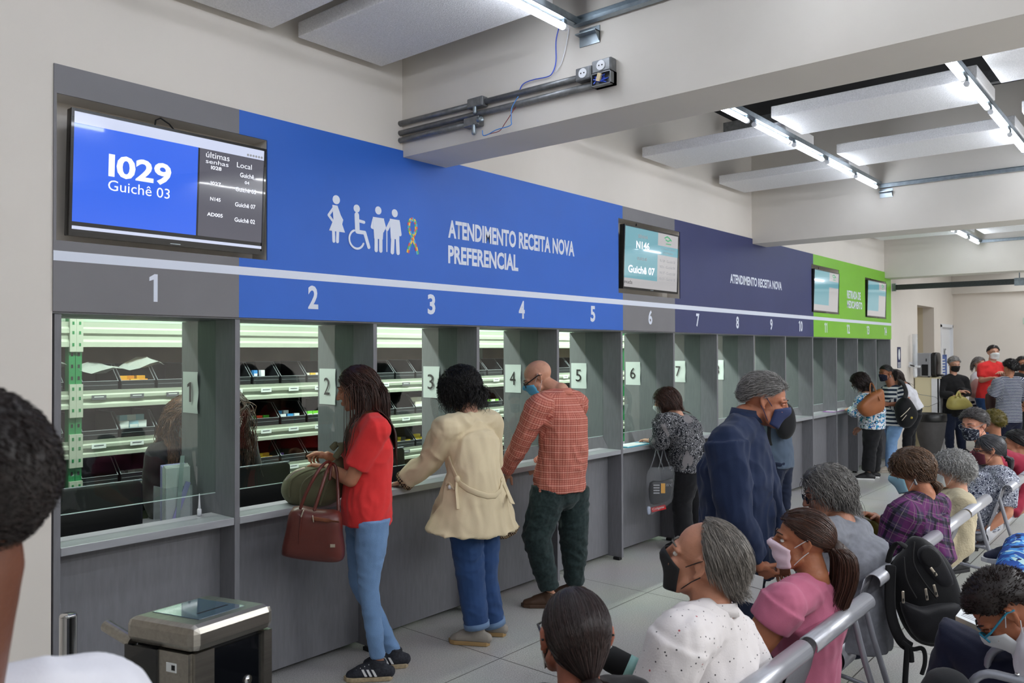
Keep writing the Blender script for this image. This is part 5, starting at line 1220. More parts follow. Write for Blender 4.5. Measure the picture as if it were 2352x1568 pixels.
# 1 woman in red
person('woman in a red polo shirt and light blue jeans with long brown hair', 4.36, 118,
       dict(head=(818, 893, .02), neck=(846, 960, 0), pel=(842, 1172, 0), shL=(866, 985, -.15), shR=(838, 985, .17), elL=(806, 1102, -.14), wrL=(748, 1072, .02), elR=(800, 1080, .22), wrR=(752, 1046, .14),
            hipL=(856, 1188, -.09), hipR=(832, 1186, .09), knL=(846, 1345, -.08), knR=(826, 1338, .10), anL=(868, 1508, -.05), anR=(905, 1498, .12), hem=(842, 1200, 0), toeL=(780, 1540, -.06), toeR=(818, 1530, .10), waist=(846, 1095, .0)),
       h=1.62, skin=SK_M, hair=dict(long_back, len=.46), hairc=(54, 32, 24), hyaw=128, hpitch=-14, top=dict(mat=c_red, sleeve=.42, cuff=.068, loose=.02, hem=.1, slw=1.02, fold=.008, collar=c_red), bottom=dict(mat=c_jean, loose=.004, knee=.054, ankle=.040, fold=.005), vox=.006,
       shoes=dict(mat=sh_knit, sole=sh_sole, laces=sh_white, stripes=sh_white), hands=(('L', dict(to=(706, 1066, .07), n=(-.2, .3, -1), curl=.5)), ('R', dict(to=(712, 1040, .2), n=(-.4, .2, -1), curl=.9))), group=GS, seed=3)
# 2 woman in the beige coat
def coat_extra(P_, J, Hm, child, inv):
    coat = next(c for c in P_.children if c.name.startswith('trench_coat')); P_.matrix_world = inv.inverted()
    def L(x, y, off=.006, fb=4.75): return inv@on_surface(coat, x, y, off, fb)
    bp = [(1030, 1050), (1036, 1070), (1046, 1093), (1056, 1110), (1076, 1124), (1098, 1133), (1120, 1139), (1138, 1138), (1150, 1126), (1153, 1108)]
    b = child('belt', G().tube([L(*q) for q in bp], [(.017, .004)]*len(bp), 8, ref=[Vector((0, 0, 1))]*len(bp)), c_coat)
    k = L(1050, 1100, .014); obj('belt_knot', G().ell(k, (.020, .018, .022), seg=10), c_coat, b, smooth=True)
    obj('belt_end', G().tube([L(1050, 1104, .012), L(1049, 1130, .010), L(1051, 1150, .010), L(1052, 1168, .010)], [(.015, .003)]*4, 8, ref=[XA]*4), c_coat, b, smooth=True)
    obj('belt_end', G().tube([L(1152, 1098, .012), L(1160, 1115, .012), L(1168, 1134, .012), L(1177, 1156, .012)], [(.017, .003)]*4, 8, ref=[XA]*4), c_coat, b, smooth=True)
    a, e = J['elL'], J['wrL']; q = a.lerp(e, .80); q2 = a.lerp(e, .97)
    child('cuff', G().tube([q, q2], [.062, .066], 16, cap='flat'), p_check)
    pk = child('pocket', G().tube([L(1026, 1112), L(1030, 1108), L(1036, 1114), L(1043, 1124)], [.007]*4, 8), c_coat)
    obj('tissue', G().ell(L(1034, 1118, .002), (.018, .012, .014), seg=10), k_white, pk, smooth=True)
    # checked lining of the lifted back flap
    W_ = lambda x, y, dd: inv@P(x, y, dd)
    child('back_flap', G().tube([W_(1138, 1234, 4.98), W_(1160, 1228, 5.0), W_(1180, 1220, 5.0), W_(1192, 1208, 5.0)], [(.006, .012), (.010, .030), (.010, .028), (.004, .012)], 10, ref=[Vector((0, 1, 0))]*4), p_check)
person('woman in a beige trench coat with curly black hair at window 3', 4.88, 97,
       dict(head=(1058, 900, .12), neck=(1078, 958, .04), pel=(1090, 1150, 0), shL=(1024, 984, -.12), shR=(1124, 970, .16), elL=(988, 1058, -.05), wrL=(926, 1106, .02), elR=(1130, 1060, .25), wrR=(1085, 1085, .42),
            hipL=(1066, 1165, -.07), hipR=(1112, 1160, .07), knL=(1082, 1338, -.05), knR=(1112, 1330, .08), anL=(1096, 1442, -.06), anR=(1134, 1436, .10), toeL=(1040, 1462, -.02), toeR=(1105, 1455, .12), hem=(1085, 1212, 0), waist=(1090, 1080, -.03)),
       h=1.64, skin=SK_L, hair=dict(kind='long', n=2600, len=.20, rad=.0013, steps=11, grav=.8, vol=.042, helix=.010, flow=(0, -.5, -.8), jx=1.0, jy=.9, reach=.5, coll=False), hairc=(22, 19, 19), hpitch=-34, top=dict(mat=c_coat, sleeve=.93, cuff=.060, loose=.035, flare=1.62, slw=1.04, fold=.014, ff=(8, 8, 1.6), name='trench_coat', nk=.03), bottom=dict(mat=c_jeand, loose=.02, knee=.066, ankle=.064, turnup=cloth('turned denim', (110, 136, 170)), len=.97), vox=.006,
       shoes=dict(mat=sh_grey, sole=sh_tan, laces=sh_grey), hands=(('L', dict(to=(896, 1116, .10), n=(0, .1, -1), curl=.25)), ('R', {})), glasses=dict(mat=mat('blue frame', (60, 80, 120), .3), up=(-.03, .06, 30)), extra=coat_extra, group=GS, seed=5)
# 3 bald man in the check shirt
person('bald man in a salmon check shirt, blue mask and dark green trousers at window 4', 5.62, 104,
       dict(head=(1236, 868, .06), neck=(1288, 902, 0), pel=(1285, 1105, -.02), shL=(1236, 932, -.17), shR=(1326, 925, .19), elL=(1200, 1010, -.13), wrL=(1160, 1085, .02), elR=(1290, 1030, .35), wrR=(1230, 1070, .40),
            hipL=(1262, 1125, -.08), hipR=(1312, 1120, .09), knL=(1232, 1235, -.12), knR=(1318, 1232, .08), anL=(1262, 1352, -.10), anR=(1320, 1340, .12), toeL=(1195, 1372, -.08), toeR=(1258, 1358, .12), waist=(1296, 1030, -.04), chest=(1292, 965, -.03)),
       h=1.70, sex='m', skin=(204, 150, 124), hairc=(150, 130, 120), hyaw=128, hpitch=-30, top=dict(mat=p_plaid, sleeve=.97, cuff=.046, loose=.034, hem=.06, fold=.010, slw=1.1, collar=p_plaid), bottom=dict(mat=c_green, loose=.03, knee=.07, ankle=.052, fold=.010, len=.98), vox=.006, mask=dict(mat=k_sky, strap=k_strap, pleat=1),
       glasses=dict(mat=m_black, r=.0035), shoes=dict(mat=sh_brown, style='low'), hands=(('L', dict(to=(1152, 1100, .10), n=(0, .2, -1), curl=.3)), ('R', {})), group=GS, seed=8, build=1.06)
# 4 woman at window 6
person('woman in a black and white swirl print blouse at window 6', 7.12, 118,
       dict(head=(1529, 925, .08), neck=(1556, 957, 0), pel=(1578, 1066, -.02), shL=(1522, 968, -.15), shR=(1588, 975, .14), elL=(1516, 1020, -.08), wrL=(1496, 1013, .12), elR=(1570, 1040, .3), wrR=(1520, 1020, .4), knL=(1566, 1155, -.05), knR=(1596, 1152, .08), anL=(1572, 1240, -.04), anR=(1600, 1234, .1), waist=(1580, 1025, -.04), chest=(1570, 990, -.02)),
       h=1.62, skin=SK_L, hair=dict(kind='long', n=1800, len=.26, rad=.0016, steps=8, grav=.8, vol=.028, flow=(0, -.5, -.8), jx=.4, jy=.6, reach=.4), hairc=(66, 42, 34), hyaw=112, hpitch=-16, top=dict(mat=p_swirl, sleeve=.9, cuff=.048, loose=.035, slw=1.25, hem=.05, fold=.010), bottom=dict(mat=c_blackt, loose=.03, ankle=.07), mask=dict(mat=k_white), shoes=dict(mat=sh_blk), hands=(('L', dict(to=(1478, 1009, .18), n=(0, .1, -1), curl=.4)), ('R', {})), vox=.008, group=GS, seed=9, build=1.1)
# 5 man in navy walking past
person('grey haired man in a navy shirt and navy mask walking past holding papers', 3.90, -54,
       dict(head=(1756, 920, 0), neck=(1710, 962, 0), pel=(1692, 1268, .02), shR=(1668, 1016, -.19), shL=(1716, 1012, .2), elR=(1690, 1190, -.26), wrR=(1742, 1300, -.20), elL=(1770, 1190, .26), wrL=(1790, 1280, .2), hipR=(1684, 1290, -.09), hipL=(1698, 1285, .10), knR=(1690, 1470, -.12), knL=(1700, 1465, .12), anR=(1680, 1600, -.1), anL=(1710, 1590, .12), waist=(1690, 1160, 0), chest=(1688, 1080, 0), hem=(1692, 1320, 0)),
       h=1.70, sex='m', skin=(178, 116, 88), hair=dict(short_h, n=3000, len=.040, vol=.010), hairc=(120, 117, 115), hyaw=-62, hpitch=-16, hs=1.03, top=dict(mat=c_navy, sleeve=.92, cuff=.062, loose=.040, slw=1.2, fold=.011, belly=(.055, .02), collar=c_navy, ch=1.7), bottom=dict(mat=c_jeank, loose=.03, ankle=.06), vox=.0055, mask=dict(mat=k_navy), shoes=dict(mat=sh_blk), hands=(('R', dict(to=(1775, 1330, -.16), n=(-.6, .2, .2), curl=.7)), ('L', {})), seed=12, build=1.15, face_open=True)
# 6 man behind him
person('man in a slate tee with a black backpack bending at window 8, mostly hidden', 8.4, 92,
       dict(head=(1762, 918, .25), neck=(1782, 935, .1), pel=(1790, 1046, 0), anL=(1778, 1172, -.03), anR=(1802, 1168, .08), knL=(1778, 1110, -.02), knR=(1800, 1108, .08), elL=(1755, 985, .1), wrL=(1750, 1000, .25)), h=1.68, sex='m', skin=SK_T, hair=short_h, hairc=(30, 26, 26), hpitch=-30, top=dict(mat=c_bluet, sleeve=.35, loose=.025), bottom=dict(mat=c_jeank, loose=.02), shoes=dict(mat=sh_blk), vox=.011, seed=14, group=GS)
# 7-9 at windows 11 to 13
person('woman in a white, blue and black floral blouse writing at the counter', 10.95, 112,
       dict(head=(1974, 880, .08), neck=(1993, 907, 0), pel=(2003, 968, -.02), shL=(1976, 920, -.14), shR=(2014, 916, .15), elL=(1968, 948, -.1), wrL=(1950, 941, .12), knL=(1998, 1030, -.05), knR=(2012, 1028, .08), anL=(1994, 1082, -.06), anR=(2006, 1080, .12), waist=(2006, 945, -.05), toeL=(1972, 1095, -.02)), h=1.66, skin=SK_L, hair=dict(kind='long', n=1400, len=.22, rad=.0024, steps=8, grav=.8, vol=.034, helix=.008, flow=(0, -.6, -.7), jx=.6, jy=.6), hairc=(38, 26, 24), hyaw=100, hpitch=-26, top=dict(mat=p_floral, sleeve=.8, loose=.035, hem=.09, fold=.01), bottom=dict(mat=c_blackt, loose=.03, ankle=.07), shoes=dict(mat=sh_blk, sole=sh_white), mask=dict(mat=k_white), glasses=dict(mat=m_black), vox=.011, seed=15, group=GS, build=1.12)
person('woman in a navy and white striped tee and blue jeans', 11.6, 132,
       dict(head=(2034, 857, 0), neck=(2048, 888, 0), pel=(2052, 964, 0), shL=(2070, 898, -.12), shR=(2034, 896, .14), elL=(2078, 928, -.16), wrL=(2040, 928, -.16), anL=(2042, 1075, -.05), anR=(2050, 1066, .1), knL=(2046, 1020, -.04), knR=(2050, 1016, .1)), h=1.68, skin=(140, 88, 62), hair=dict(kind='tied', n=900, len=.14, rad=.0022, steps=6, grav=0, vol=.006, tie=(0, -.118, .03), tail=[(0, -.12, .03), (0, -.16, .01), (0, -.18, -.06), (0, -.17, -.14)], tail_r=.035, tail_n=160), hairc=(24, 20, 22), hyaw=150, hpitch=-8, top=dict(mat=p_stripe, sleeve=.38, loose=.02, hem=.08), bottom=dict(mat=c_jean, loose=.006), shoes=dict(mat=sh_grey), mask=dict(mat=p_smask), vox=.010, seed=17, group=GS, earring=True, build=1.08)
person('person in a white top and black trousers beyond the striped tee woman', 12.5, 130,
       dict(head=(2054, 866, .12), neck=(2076, 884, .03), pel=(2097, 942, 0), shL=(2082, 897, -.12), shR=(2072, 893, .14), anL=(2082, 1050, -.05), anR=(2092, 1046, .1), knL=(2084, 1000, -.04), knR=(2092, 998, .1), waist=(2090, 920, 0), hem=(2096, 934, 0)), h=1.66, skin=SK_M, hair=dict(long_back, n=700, rad=.0026), hairc=(44, 30, 26), top=dict(mat=c_white, sleeve=.2, loose=.02, flare=1.15), bottom=dict(mat=c_blackt, loose=.012), shoes=dict(mat=sh_blk), vox=.011, seed=18, group=GS)
# 10-14 far hall
GF = 'people standing at the far end'
person('grey haired man in a black jacket and mask with arms folded', 13.7, -128,
       dict(head=(2192, 836, 0), neck=(2190, 862, 0), pel=(2192, 945, 0), shR=(2166, 874, 0), shL=(2215, 873, .0), elR=(2161, 904, -.05), wrR=(2194, 911, -.22), elL=(2222, 902, -.06), wrL=(2204, 899, -.24), anR=(2182, 1034, 0), anL=(2210, 1036, 0), knR=(2180, 990, -.02), knL=(2206, 990, -.02)), h=1.70, sex='m', skin=SK_L, hair=dict(short_h, n=700, rad=.002), hairc=(150, 148, 146), hyaw=-140, hpitch=-16, top=dict(mat=c_blk, sleeve=.93, loose=.03, hem=.08), bottom=dict(mat=c_jeank, loose=.02), shoes=dict(mat=sh_blk), mask=dict(mat=k_black), vox=.011, seed=20, group=GF, hands=(('L', dict(to=(2224, 896, -.3), n=(0, 0, -1))), ('R', {})))
person('grey haired woman in a white tee half hidden behind the man in the red polo', 14.3, 210,
       dict(head=(2250, 836, 0), neck=(2248, 856, 0), pel=(2252, 915, 0), shR=(2238, 866, -.02), shL=(2262, 866, .02), elR=(2240, 884, -.08), wrR=(2254, 886, -.2), anR=(2248, 1019, 0), anL=(2256, 1019, 0), knR=(2248, 965, 0), knL=(2258, 965, 0)), h=1.62, skin=SK_L, hair=dict(kind='long', n=500, len=.2, rad=.0028, steps=6, grav=.9, vol=.02), hairc=(120, 116, 114), hyaw=240, top=dict(mat=c_white, sleeve=.33, loose=.02), bottom=dict(mat=c_navyt), shoes=dict(mat=sh_blk), mask=dict(mat=k_white), vox=.012, seed=21, group=GF)
person('man in a red polo shirt and white mask standing against the end wall', 13.6, -142,
       dict(head=(2282, 810, 0), neck=(2279, 832, 0), pel=(2270, 908, 0), shR=(2256, 842, .0), shL=(2297, 842, .0), elR=(2254, 874, -.05), wrR=(2276, 868, -.25), elL=(2304, 868, .0), wrL=(2302, 856, -.25), anR=(2262, 1010, 0), anL=(2282, 1010, 0), knR=(2262, 960, 0), knL=(2280, 960, 0)), h=1.78, sex='m', skin=SK_L, hair=dict(short_h, n=600, len=.025, rad=.002), hairc=(46, 40, 40), hyaw=-150, top=dict(mat=c_red, sleeve=.40, loose=.025, hem=.06), bottom=dict(mat=c_jeand, loose=.02), shoes=dict(mat=sh_blk), mask=dict(mat=k_white), vox=.011, seed=22, group=GF, hands=(('R', dict(to=(2288, 866, -.33), n=(0, 0, -1))), ('L', dict(to=(2296, 852, -.35), n=(0, 0, -1)))))
person('person in a thin striped navy jumper with short curly black hair seen from behind', 12.6, 52,
       dict(head=(2320, 846, .02), neck=(2317, 868, 0), pel=(2316, 955, 0), shL=(2290, 878, -.02), shR=(2344, 876, .05), elL=(2284, 905, -.02), wrL=(2276, 892, .15), elR=(2352, 905, .1), wrR=(2354, 925, .1), anL=(2310, 1035, 0), anR=(2330, 1035, 0), knL=(2308, 1000, 0), knR=(2332, 1000, 0)), h=1.66, skin=SK_M, hair=dict(kind='curly', n=900, len=.055, rad=.0026, steps=4, grav=.05, vol=.03, curl=.6, flow=(0, 0, .3)), hairc=(24, 20, 22), top=dict(mat=p_breton, sleeve=.92, loose=.03, hem=.10), bottom=dict(mat=c_navyt, loose=.03), shoes=dict(mat=sh_blk), vox=.011, seed=23, group=GF, build=1.12, neckr=.05)
person('person in black with glasses and a dark mask at the right edge', 13.2, -140,
       dict(head=(2349, 836, 0), neck=(2351, 860, 0), pel=(2356, 945, 0), anR=(2345, 1020, 0), anL=(2365, 1020, 0), knR=(2345, 980, 0), knL=(2368, 980, 0)), h=1.72, sex='m', skin=SK_M, hair=dict(short_h, n=500, rad=.002, len=.03), hairc=(30, 26, 26), hyaw=-150, top=dict(mat=c_blk, sleeve=.9, loose=.03), bottom=dict(mat=c_blackt), shoes=dict(mat=sh_blk), mask=dict(mat=k_black), glasses=dict(mat=m_black), vox=.012, seed=24, group=GF)
# ---------------------------------------------------------------- seated people
def sit(x, y): return Vector((x, y, .53))
person('dark haired woman with a low bun seated in front, seen from behind, bottom centre', 2.00, 60,
       dict(head=(1321, 1462, .05), neck=(1330, 1600, 0)), seat=sit(1.66, 1.24), h=1.62, skin=(160, 98, 78), hair=dict(kind='tied', n=2600, len=.20, rad=.0010, steps=8, grav=0, vol=.003, off=.003, tie=(.012, -.108, -.075), tail=[(.012, -.105, -.07), (.02, -.135, -.085), (.035, -.135, -.12), (.05, -.10, -.14)], tail_r=.042, tail_n=320), hairc=(40, 26, 24), hyaw=50, hpitch=3, hs=1.08, top=dict(mat=c_blk, sleeve=.6, loose=.02), bottom=dict(mat=c_blackt), shoes=dict(mat=sh_blk), glasses=dict(mat=m_black), mask=dict(mat=k_white), vox=.006, seed=30, group=GT)
person('balding grey man in a white shirt with dark specks and a black mask, looking up', 2.42, 104,
       dict(head=(1614, 1288, .06), neck=(1636, 1402, .02), shL=(1562, 1470, -.16), shR=(1668, 1450, .17), elL=(1504, 1610, -.16), wrL=(1450, 1600, .0), elR=(1745, 1590, .2), wrR=(1680, 1640, .3)), seat=sit(2.36, 1.26), h=1.70, sex='m', skin=(186, 130, 104), hair=dict(short_h, n=5200, len=.075, rad=.0007, steps=6, vol=.012, bald=(.0, .42), grav=.5, flow=(0, -.8, -.7), edge=.25, jx=.5, jy=.3), hairc=(112, 106, 100), hyaw=104, hpitch=14, hs=1.03, top=dict(mat=p_dots, sleeve=.5, cuff=.085, loose=.034, slw=1.12, fold=.010, collar=p_dots), bottom=dict(mat=c_blackt, loose=.02), shoes=dict(mat=sh_blk), mask=dict(mat=k_black), vox=.0055, seed=31, group=GT, build=1.05, neckr=.062, face_open=True)
person('woman in a pink tee with a brown ponytail and a pale pink mask', 3.00, 112,
       dict(head=(1842, 1243, .03), neck=(1868, 1330, 0), shL=(1800, 1386, -.15), shR=(1900, 1362, .15), elL=(1724, 1500, -.14), wrL=(1650, 1520, .1), elR=(1880, 1470, .22), wrR=(1790, 1520, .3)), seat=sit(3.13, 1.17), h=1.62, skin=(164, 104, 74), hair=dict(kind='tied', n=2600, len=.17, rad=.0011, steps=7, grav=.05, vol=.010, tie=(.0, -.122, -.012), tiec=m_blackmatte, tail=[(0, -.12, -.012), (0, -.150, -.045), (.01, -.155, -.13), (.015, -.130, -.24), (.01, -.12, -.36), (.0, -.11, -.44)], tail_r=.058, tail_n=620), hairc=(62, 38, 28), hyaw=114, hpitch=2, top=dict(mat=c_pink, sleeve=.19, cuff=.078, loose=.014, slw=1.25, fold=.006), bottom=dict(mat=c_blackt), shoes=dict(mat=sh_blk), mask=dict(mat=k_pink, strap=k_strap, pleat=1), vox=.0055, seed=32, group=GT, build=1.12, armr=1.28)
person('grey haired woman in a grey tee and dark glasses leaning forward', 3.78, 112,
       dict(head=(1898, 1136, .05), neck=(1936, 1200, 0), shL=(1888, 1236, -.15), shR=(1966, 1222, .15), elL=(1860, 1330, -.1), wrL=(1830, 1390, .15), waist=(1972, 1335, -.02), chest=(1952, 1268, -.02), knL=Vector((4.0, 1.57, .50)), knR=Vector((4.2, 1.55, .50)), anL=Vector((4.0, 1.52, .09)), anR=Vector((4.2, 1.50, .09))), seat=sit(3.88, 1.22), h=1.62, skin=(190, 136, 112), hair=dict(kind='long', n=3000, len=.17, rad=.0011, steps=8, grav=.7, vol=.030, helix=.005, flow=(0, -.6, -.8), jx=.8, jy=.6, reach=.35), hairc=(108, 105, 102), hyaw=124, hpitch=-12, top=dict(mat=c_greyt, sleeve=.4, loose=.034, fold=.010), bottom=dict(mat=c_jeank), shoes=dict(mat=sh_blk), glasses=dict(mat=m_black, dark=1), vox=.007, seed=33, group=GT, build=1.25)
person('woman in a purple plaid shirt with a braid and pale blue mask holding something red', 4.45, 122,
       dict(head=(2092, 1084, .02), neck=(2122, 1140, 0), shL=(2078, 1176, -.15), shR=(2152, 1160, .15), elL=(2040, 1252, -.12), wrL=(2000, 1262, .08), elR=(2056, 1232, .2), wrR=(2008, 1186, .16), waist=(2128, 1250, -.03)), seat=sit(4.80, 1.27), h=1.62, skin=(178, 120, 92), hair=dict(kind='tied', n=2200, len=.17, rad=.0014, steps=7, grav=.1, vol=.022, curl=.5, tie=(.02, -.105, -.085), tail=[(.02, -.10, -.08), (.02, -.118, -.11), (.03, -.10, -.15)], tail_r=.03, tail_n=120), hairc=(92, 68, 50), hyaw=108, hpitch=-14, top=dict(mat=p_purple, sleeve=.85, cuff=.05, loose=.030, slw=1.2, fold=.010), bottom=dict(mat=c_blackt), shoes=dict(mat=sh_blk), mask=dict(mat=k_pale, strap=k_strap), vox=.007, seed=34, group=GT, hands=(('R', dict(to=(1984, 1178, .14), n=(-.3, .2, -1), curl=.8)), ('L', {})), build=1.14, earring=True)
person('older woman with curly grey hair in a beige cardigan', 5.25, 118,
       dict(head=(2188, 1082, .02), neck=(2200, 1132, 0)), seat=sit(5.72, 1.28), h=1.60, skin=(202, 154, 132), hair=dict(kind='long', n=2600, len=.085, rad=.0012, steps=8, grav=.3, vol=.028, helix=.008, flow=(0, -.6, -.6), jx=1, jy=1), hairc=(146, 145, 143), hyaw=92, hpitch=-8, top=dict(mat=c_beige, sleeve=.9, loose=.03, fold=.008), bottom=dict(mat=c_blackt), shoes=dict(mat=sh_blk), mask=dict(mat=k_white), vox=.008, seed=35, group=GT, build=1.1)
person('woman with tied dark grey hair in a navy and white leaf print dress', 6.12, 128,
       dict(head=(2272, 1034, .02), neck=(2287, 1076, 0)), seat=sit(6.92, 1.27), h=1.60, skin=(176, 122, 96), hair=dict(kind='tied', n=1700, len=.17, rad=.0016, steps=7, grav=.05, vol=.007, tie=(.02, -.112, -.06), tail=[(.02, -.11, -.06), (.03, -.14, -.09), (.03, -.13, -.19)], tail_r=.03, tail_n=120), hairc=(58, 58, 62), hyaw=108, hpitch=-6, top=dict(mat=p_swirl2, sleeve=.45, loose=.03, hem=.12, slw=1.2), bottom=dict(mat=p_swirl2, skirt=True), shoes=dict(mat=sh_blk), mask=dict(mat=mat('wine mask', (90, 30, 44), .8)), glasses=dict(mat=m_black), vox=.008, seed=36, group=GT, build=1.12)
person('man with dark grey hair, dark floral mask and maroon shirt turned towards the camera', 6.72, 150,
       dict(head=(2236, 976, -.05), neck=(2266, 1030, 0), shL=(2340, 1062, -.02), shR=(2238, 1060, .1)), seat=sit(7.62, 1.30), h=1.70, sex='m', skin=(190, 132, 108), hair=dict(short_h, n=1500, len=.045, rad=.0014, vol=.018), hairc=(66, 62, 62), hyaw=158, hpitch=-10, top=dict(mat=c_maroon, sleeve=.9, loose=.03), bottom=dict(mat=c_blackt), shoes=dict(mat=sh_blk), mask=dict(mat=p_fmask), glasses=dict(mat=m_steel, r=.0015), vox=.008, seed=37, group=GT)
person('woman with long black hair tied by a green band at the right edge', 7.10, 120,
       dict(head=(2334, 1020, .02), neck=(2346, 1068, 0)), seat=sit(8.30, 1.20), h=1.62, skin=SK_M, hair=dict(kind='tied', n=1300, len=.18, rad=.0018, steps=7, grav=.05, vol=.020, tie=(-.03, -.125, -.03), tiec=mat('green band', (30, 120, 84), .6), tail=[(-.03, -.12, -.03), (-.03, -.15, -.08), (-.02, -.14, -.2), (-.02, -.12, -.3)], tail_r=.04, tail_n=160), hairc=(22, 19, 21), hyaw=100, top=dict(mat=c_maroon, sleeve=.5, loose=.02), bottom=dict(mat=c_blackt), shoes=dict(mat=sh_blk), vox=.009, seed=38, group=GT)
person('person with fuzzy yellowish hair behind the man in the floral mask', 8.30, 130,
       dict(head=(2281, 970, 0), neck=(2284, 1008, 0)), seat=sit(9.52, 1.36), h=1.62, skin=SK_M, hair=dict(kind='curly', n=900, len=.04, rad=.0018, steps=4, grav=.05, vol=.022, curl=.6, flow=(0, -.3, .2)), hairc=(108, 96, 40), hyaw=60, top=dict(mat=c_blk, loose=.02), bottom=dict(mat=c_blackt), shoes=dict(mat=sh_blk), vox=.010, seed=39, group=GT)
# reader at the lower right and his neighbour
person('reader with teal glasses and a white mask bent over an open book, lower right', 2.66, 118,
       dict(head=(2312, 1404, 0), neck=(2400, 1430, .05), shL=(2392, 1490, -.1), elL=(2380, 1620, .0), wrL=(2340, 1560, .3), hipL=Vector((3.22, .33, .5)), hipR=Vector((3.40, .33, .5)), knL=(2196, 1478, .30), knR=(2270, 1500, .42), anL=(2160, 1700, .32), anR=(2250, 1700, .45)), seat=Vector((3.30, .30, .53)), h=1.72, sex='m', skin=(150, 92, 64), hair=dict(kind='curly', n=2200, len=.026, rad=.0016, steps=4, grav=.05, vol=.016, curl=.5, flow=(0, -.6, 0)), hairc=(40, 30, 28), hyaw=104, hpitch=-52, top=dict(mat=c_white, sleeve=.4, loose=.02), bottom=dict(mat=c_navyt, loose=.035), shoes=dict(mat=sh_blk), mask=dict(mat=mat('white respirator', (200, 202, 206), .8)), glasses=dict(mat=mat('teal frame', (30, 122, 150), .35), r=.0035), vox=.006, seed=40, group=GT)
person('person in blue leaf print trousers with crossed legs and a dark shoe, right edge', 3.45, 110,
       dict(knL=(2322, 1366, .0), anL=(2348, 1256, .55), toeL=(2270, 1262, .6), hipL=Vector((4.30, .25, .52)), hipR=Vector((4.48, .25, .52)), knR=Vector((4.46, .72, .52)), anR=Vector((4.5, .75, .09))), seat=Vector((4.40, .22, .53)), h=1.66, skin=SK_M, hair=short_h, hairc=(30, 26, 26), top=dict(mat=c_blk, loose=.02), bottom=dict(mat=p_bluef, loose=.025, knee=.07, ankle=.065), shoes=dict(mat=mat('dark blue canvas', (26, 32, 56), .8), sole=sh_white), vox=.009, seed=41, group=GT)
# man in the left foreground
person('man with cropped dark hair and a white tee, out of focus in the left foreground', .80, 118,
       dict(head=(-152, 1166, 0), neck=(-172, 1650, .0), shR=(222, 1642, .17), shL=(-360, 1730, -.16), pel=Vector((.28, 1.10, .93))), h=1.74, sex='m', skin=(104, 62, 44), hair=dict(short_h, n=5200, len=.012, rad=.0008, steps=3, vol=.003, off=.001, grav=0, low=.7, edge=.0), hairc=(34, 26, 24), hyaw=132, hpitch=-2, hs=1.0, top=dict(mat=c_white, sleeve=.35, loose=.01, nk=-.06), bottom=dict(mat=c_jeank), shoes=dict(mat=sh_blk), vox=.006, seed=42, neckr=.056)
# staff behind the glass
GP = 'staff behind the glass'
for k, (x, lb, hc) in enumerate(((2.58, 'pharmacy worker with long brown hair seated behind window 1', (84, 54, 36)), (2.88, 'pharmacy worker with long brown hair in dark clothes seated behind window 2', (64, 44, 34)))):
    person(lb, 4.9, -86, {}, seat=Vector((x, 4.98+.5*(1-k)*0, .68+.03*k)), h=1.66, skin=SK_M, hair=dict(long_back, n=1800, len=.46, rad=.0022, vol=.035, jx=1.3, jy=1., helix=.008), hairc=hc, hpitch=-14, top=dict(mat=c_blk, sleeve=.9, loose=.02), bottom=dict(mat=c_blackt), shoes=dict(mat=sh_blk), mask=dict(mat=k_white), vox=.010, seed=50+k, group=GP, lean=6)
# ================================================================ bags, papers and other carried things
def spl(pts, n=4, closed=False):
    out = []; m = len(pts); rg_ = range(m if closed else m-1)
    for i in rg_:
        g4 = [pts[(i+k) % m] if closed else pts[min(max(i+k, 0), m-1)] for k in (-1, 0, 1, 2)]
        for k in range(n):
            t = k/n; out.append(tuple(.5*((2*g4[1][c])+(g4[2][c]-g4[0][c])*t+(2*g4[0][c]-5*g4[1][c]+4*g4[2][c]-g4[3][c])*t*t+(3*g4[1][c]-g4[0][c]-3*g4[2][c]+g4[3][c])*t**3) for c in range(len(pts[0]))))
    if not closed: out.append(tuple(pts[-1]))
    return out
def puff_geo(outline, d, th, sx=0., sy=0., wr=.004, seed=0, sharp=.5, smooth_outline=True, back=1.):
    """a stuffed body: outline in the photograph at its own distance, real thickness to both sides"""
    ol = spl(outline, 3, True) if smooth_outline else outline
    cx = sum(p[0] for p in ol)/len(ol); cy = sum(p[1] for p in ol)/len(ol); n = len(ol); K = 6; V = []; Fc = []
    rings = [1, .97, .88, .72, .5, .25]
    off = Vector((seed*2.1, seed, seed*.3))
    def pt(s_, q, side):
        x, y = cx+(q[0]-cx)*s_, cy+(q[1]-cy)*s_; h = th/2*(1-s_**(2/sharp))**sharp if s_ < 1 else 0
        p = P(x, y, d+sx*(x-cx)+sy*(y-cy)); return p-FWD*(h*side*(1 if side > 0 else back))+FWD*side*wr*noise.noise(p*14+off)*(1-s_)
    for s_ in rings: V += [pt(s_, q, 1) for q in ol]
    V.append(pt(0, (cx, cy), 1)); cf = len(V)-1; b0 = len(V)
    for s_ in rings[1:]: V += [pt(s_, q, -1) for q in ol]
    V.append(pt(0, (cx, cy), -1)); cb = len(V)-1
    R_ = [[k*n+i for i in range(n)] for k in range(len(rings))]; B_ = [R_[0]]+[[b0+k*n+i for i in range(n)] for k in range(len(rings)-1)]
    for rr, fl in ((R_, 0), (B_, 1)):
        for a, b in zip(rr, rr[1:]):
            for i in range(n):
                f = (a[i], a[(i+1) % n], b[(i+1) % n], b[i]); Fc.append(f if fl else tuple(reversed(f)))
        c = cb if fl else cf
        for i in range(n):
            f = (rr[-1][i], rr[-1][(i+1) % n], c); Fc.append(f if fl else tuple(reversed(f)))
    g = G(); g.add(V, Fc); return g
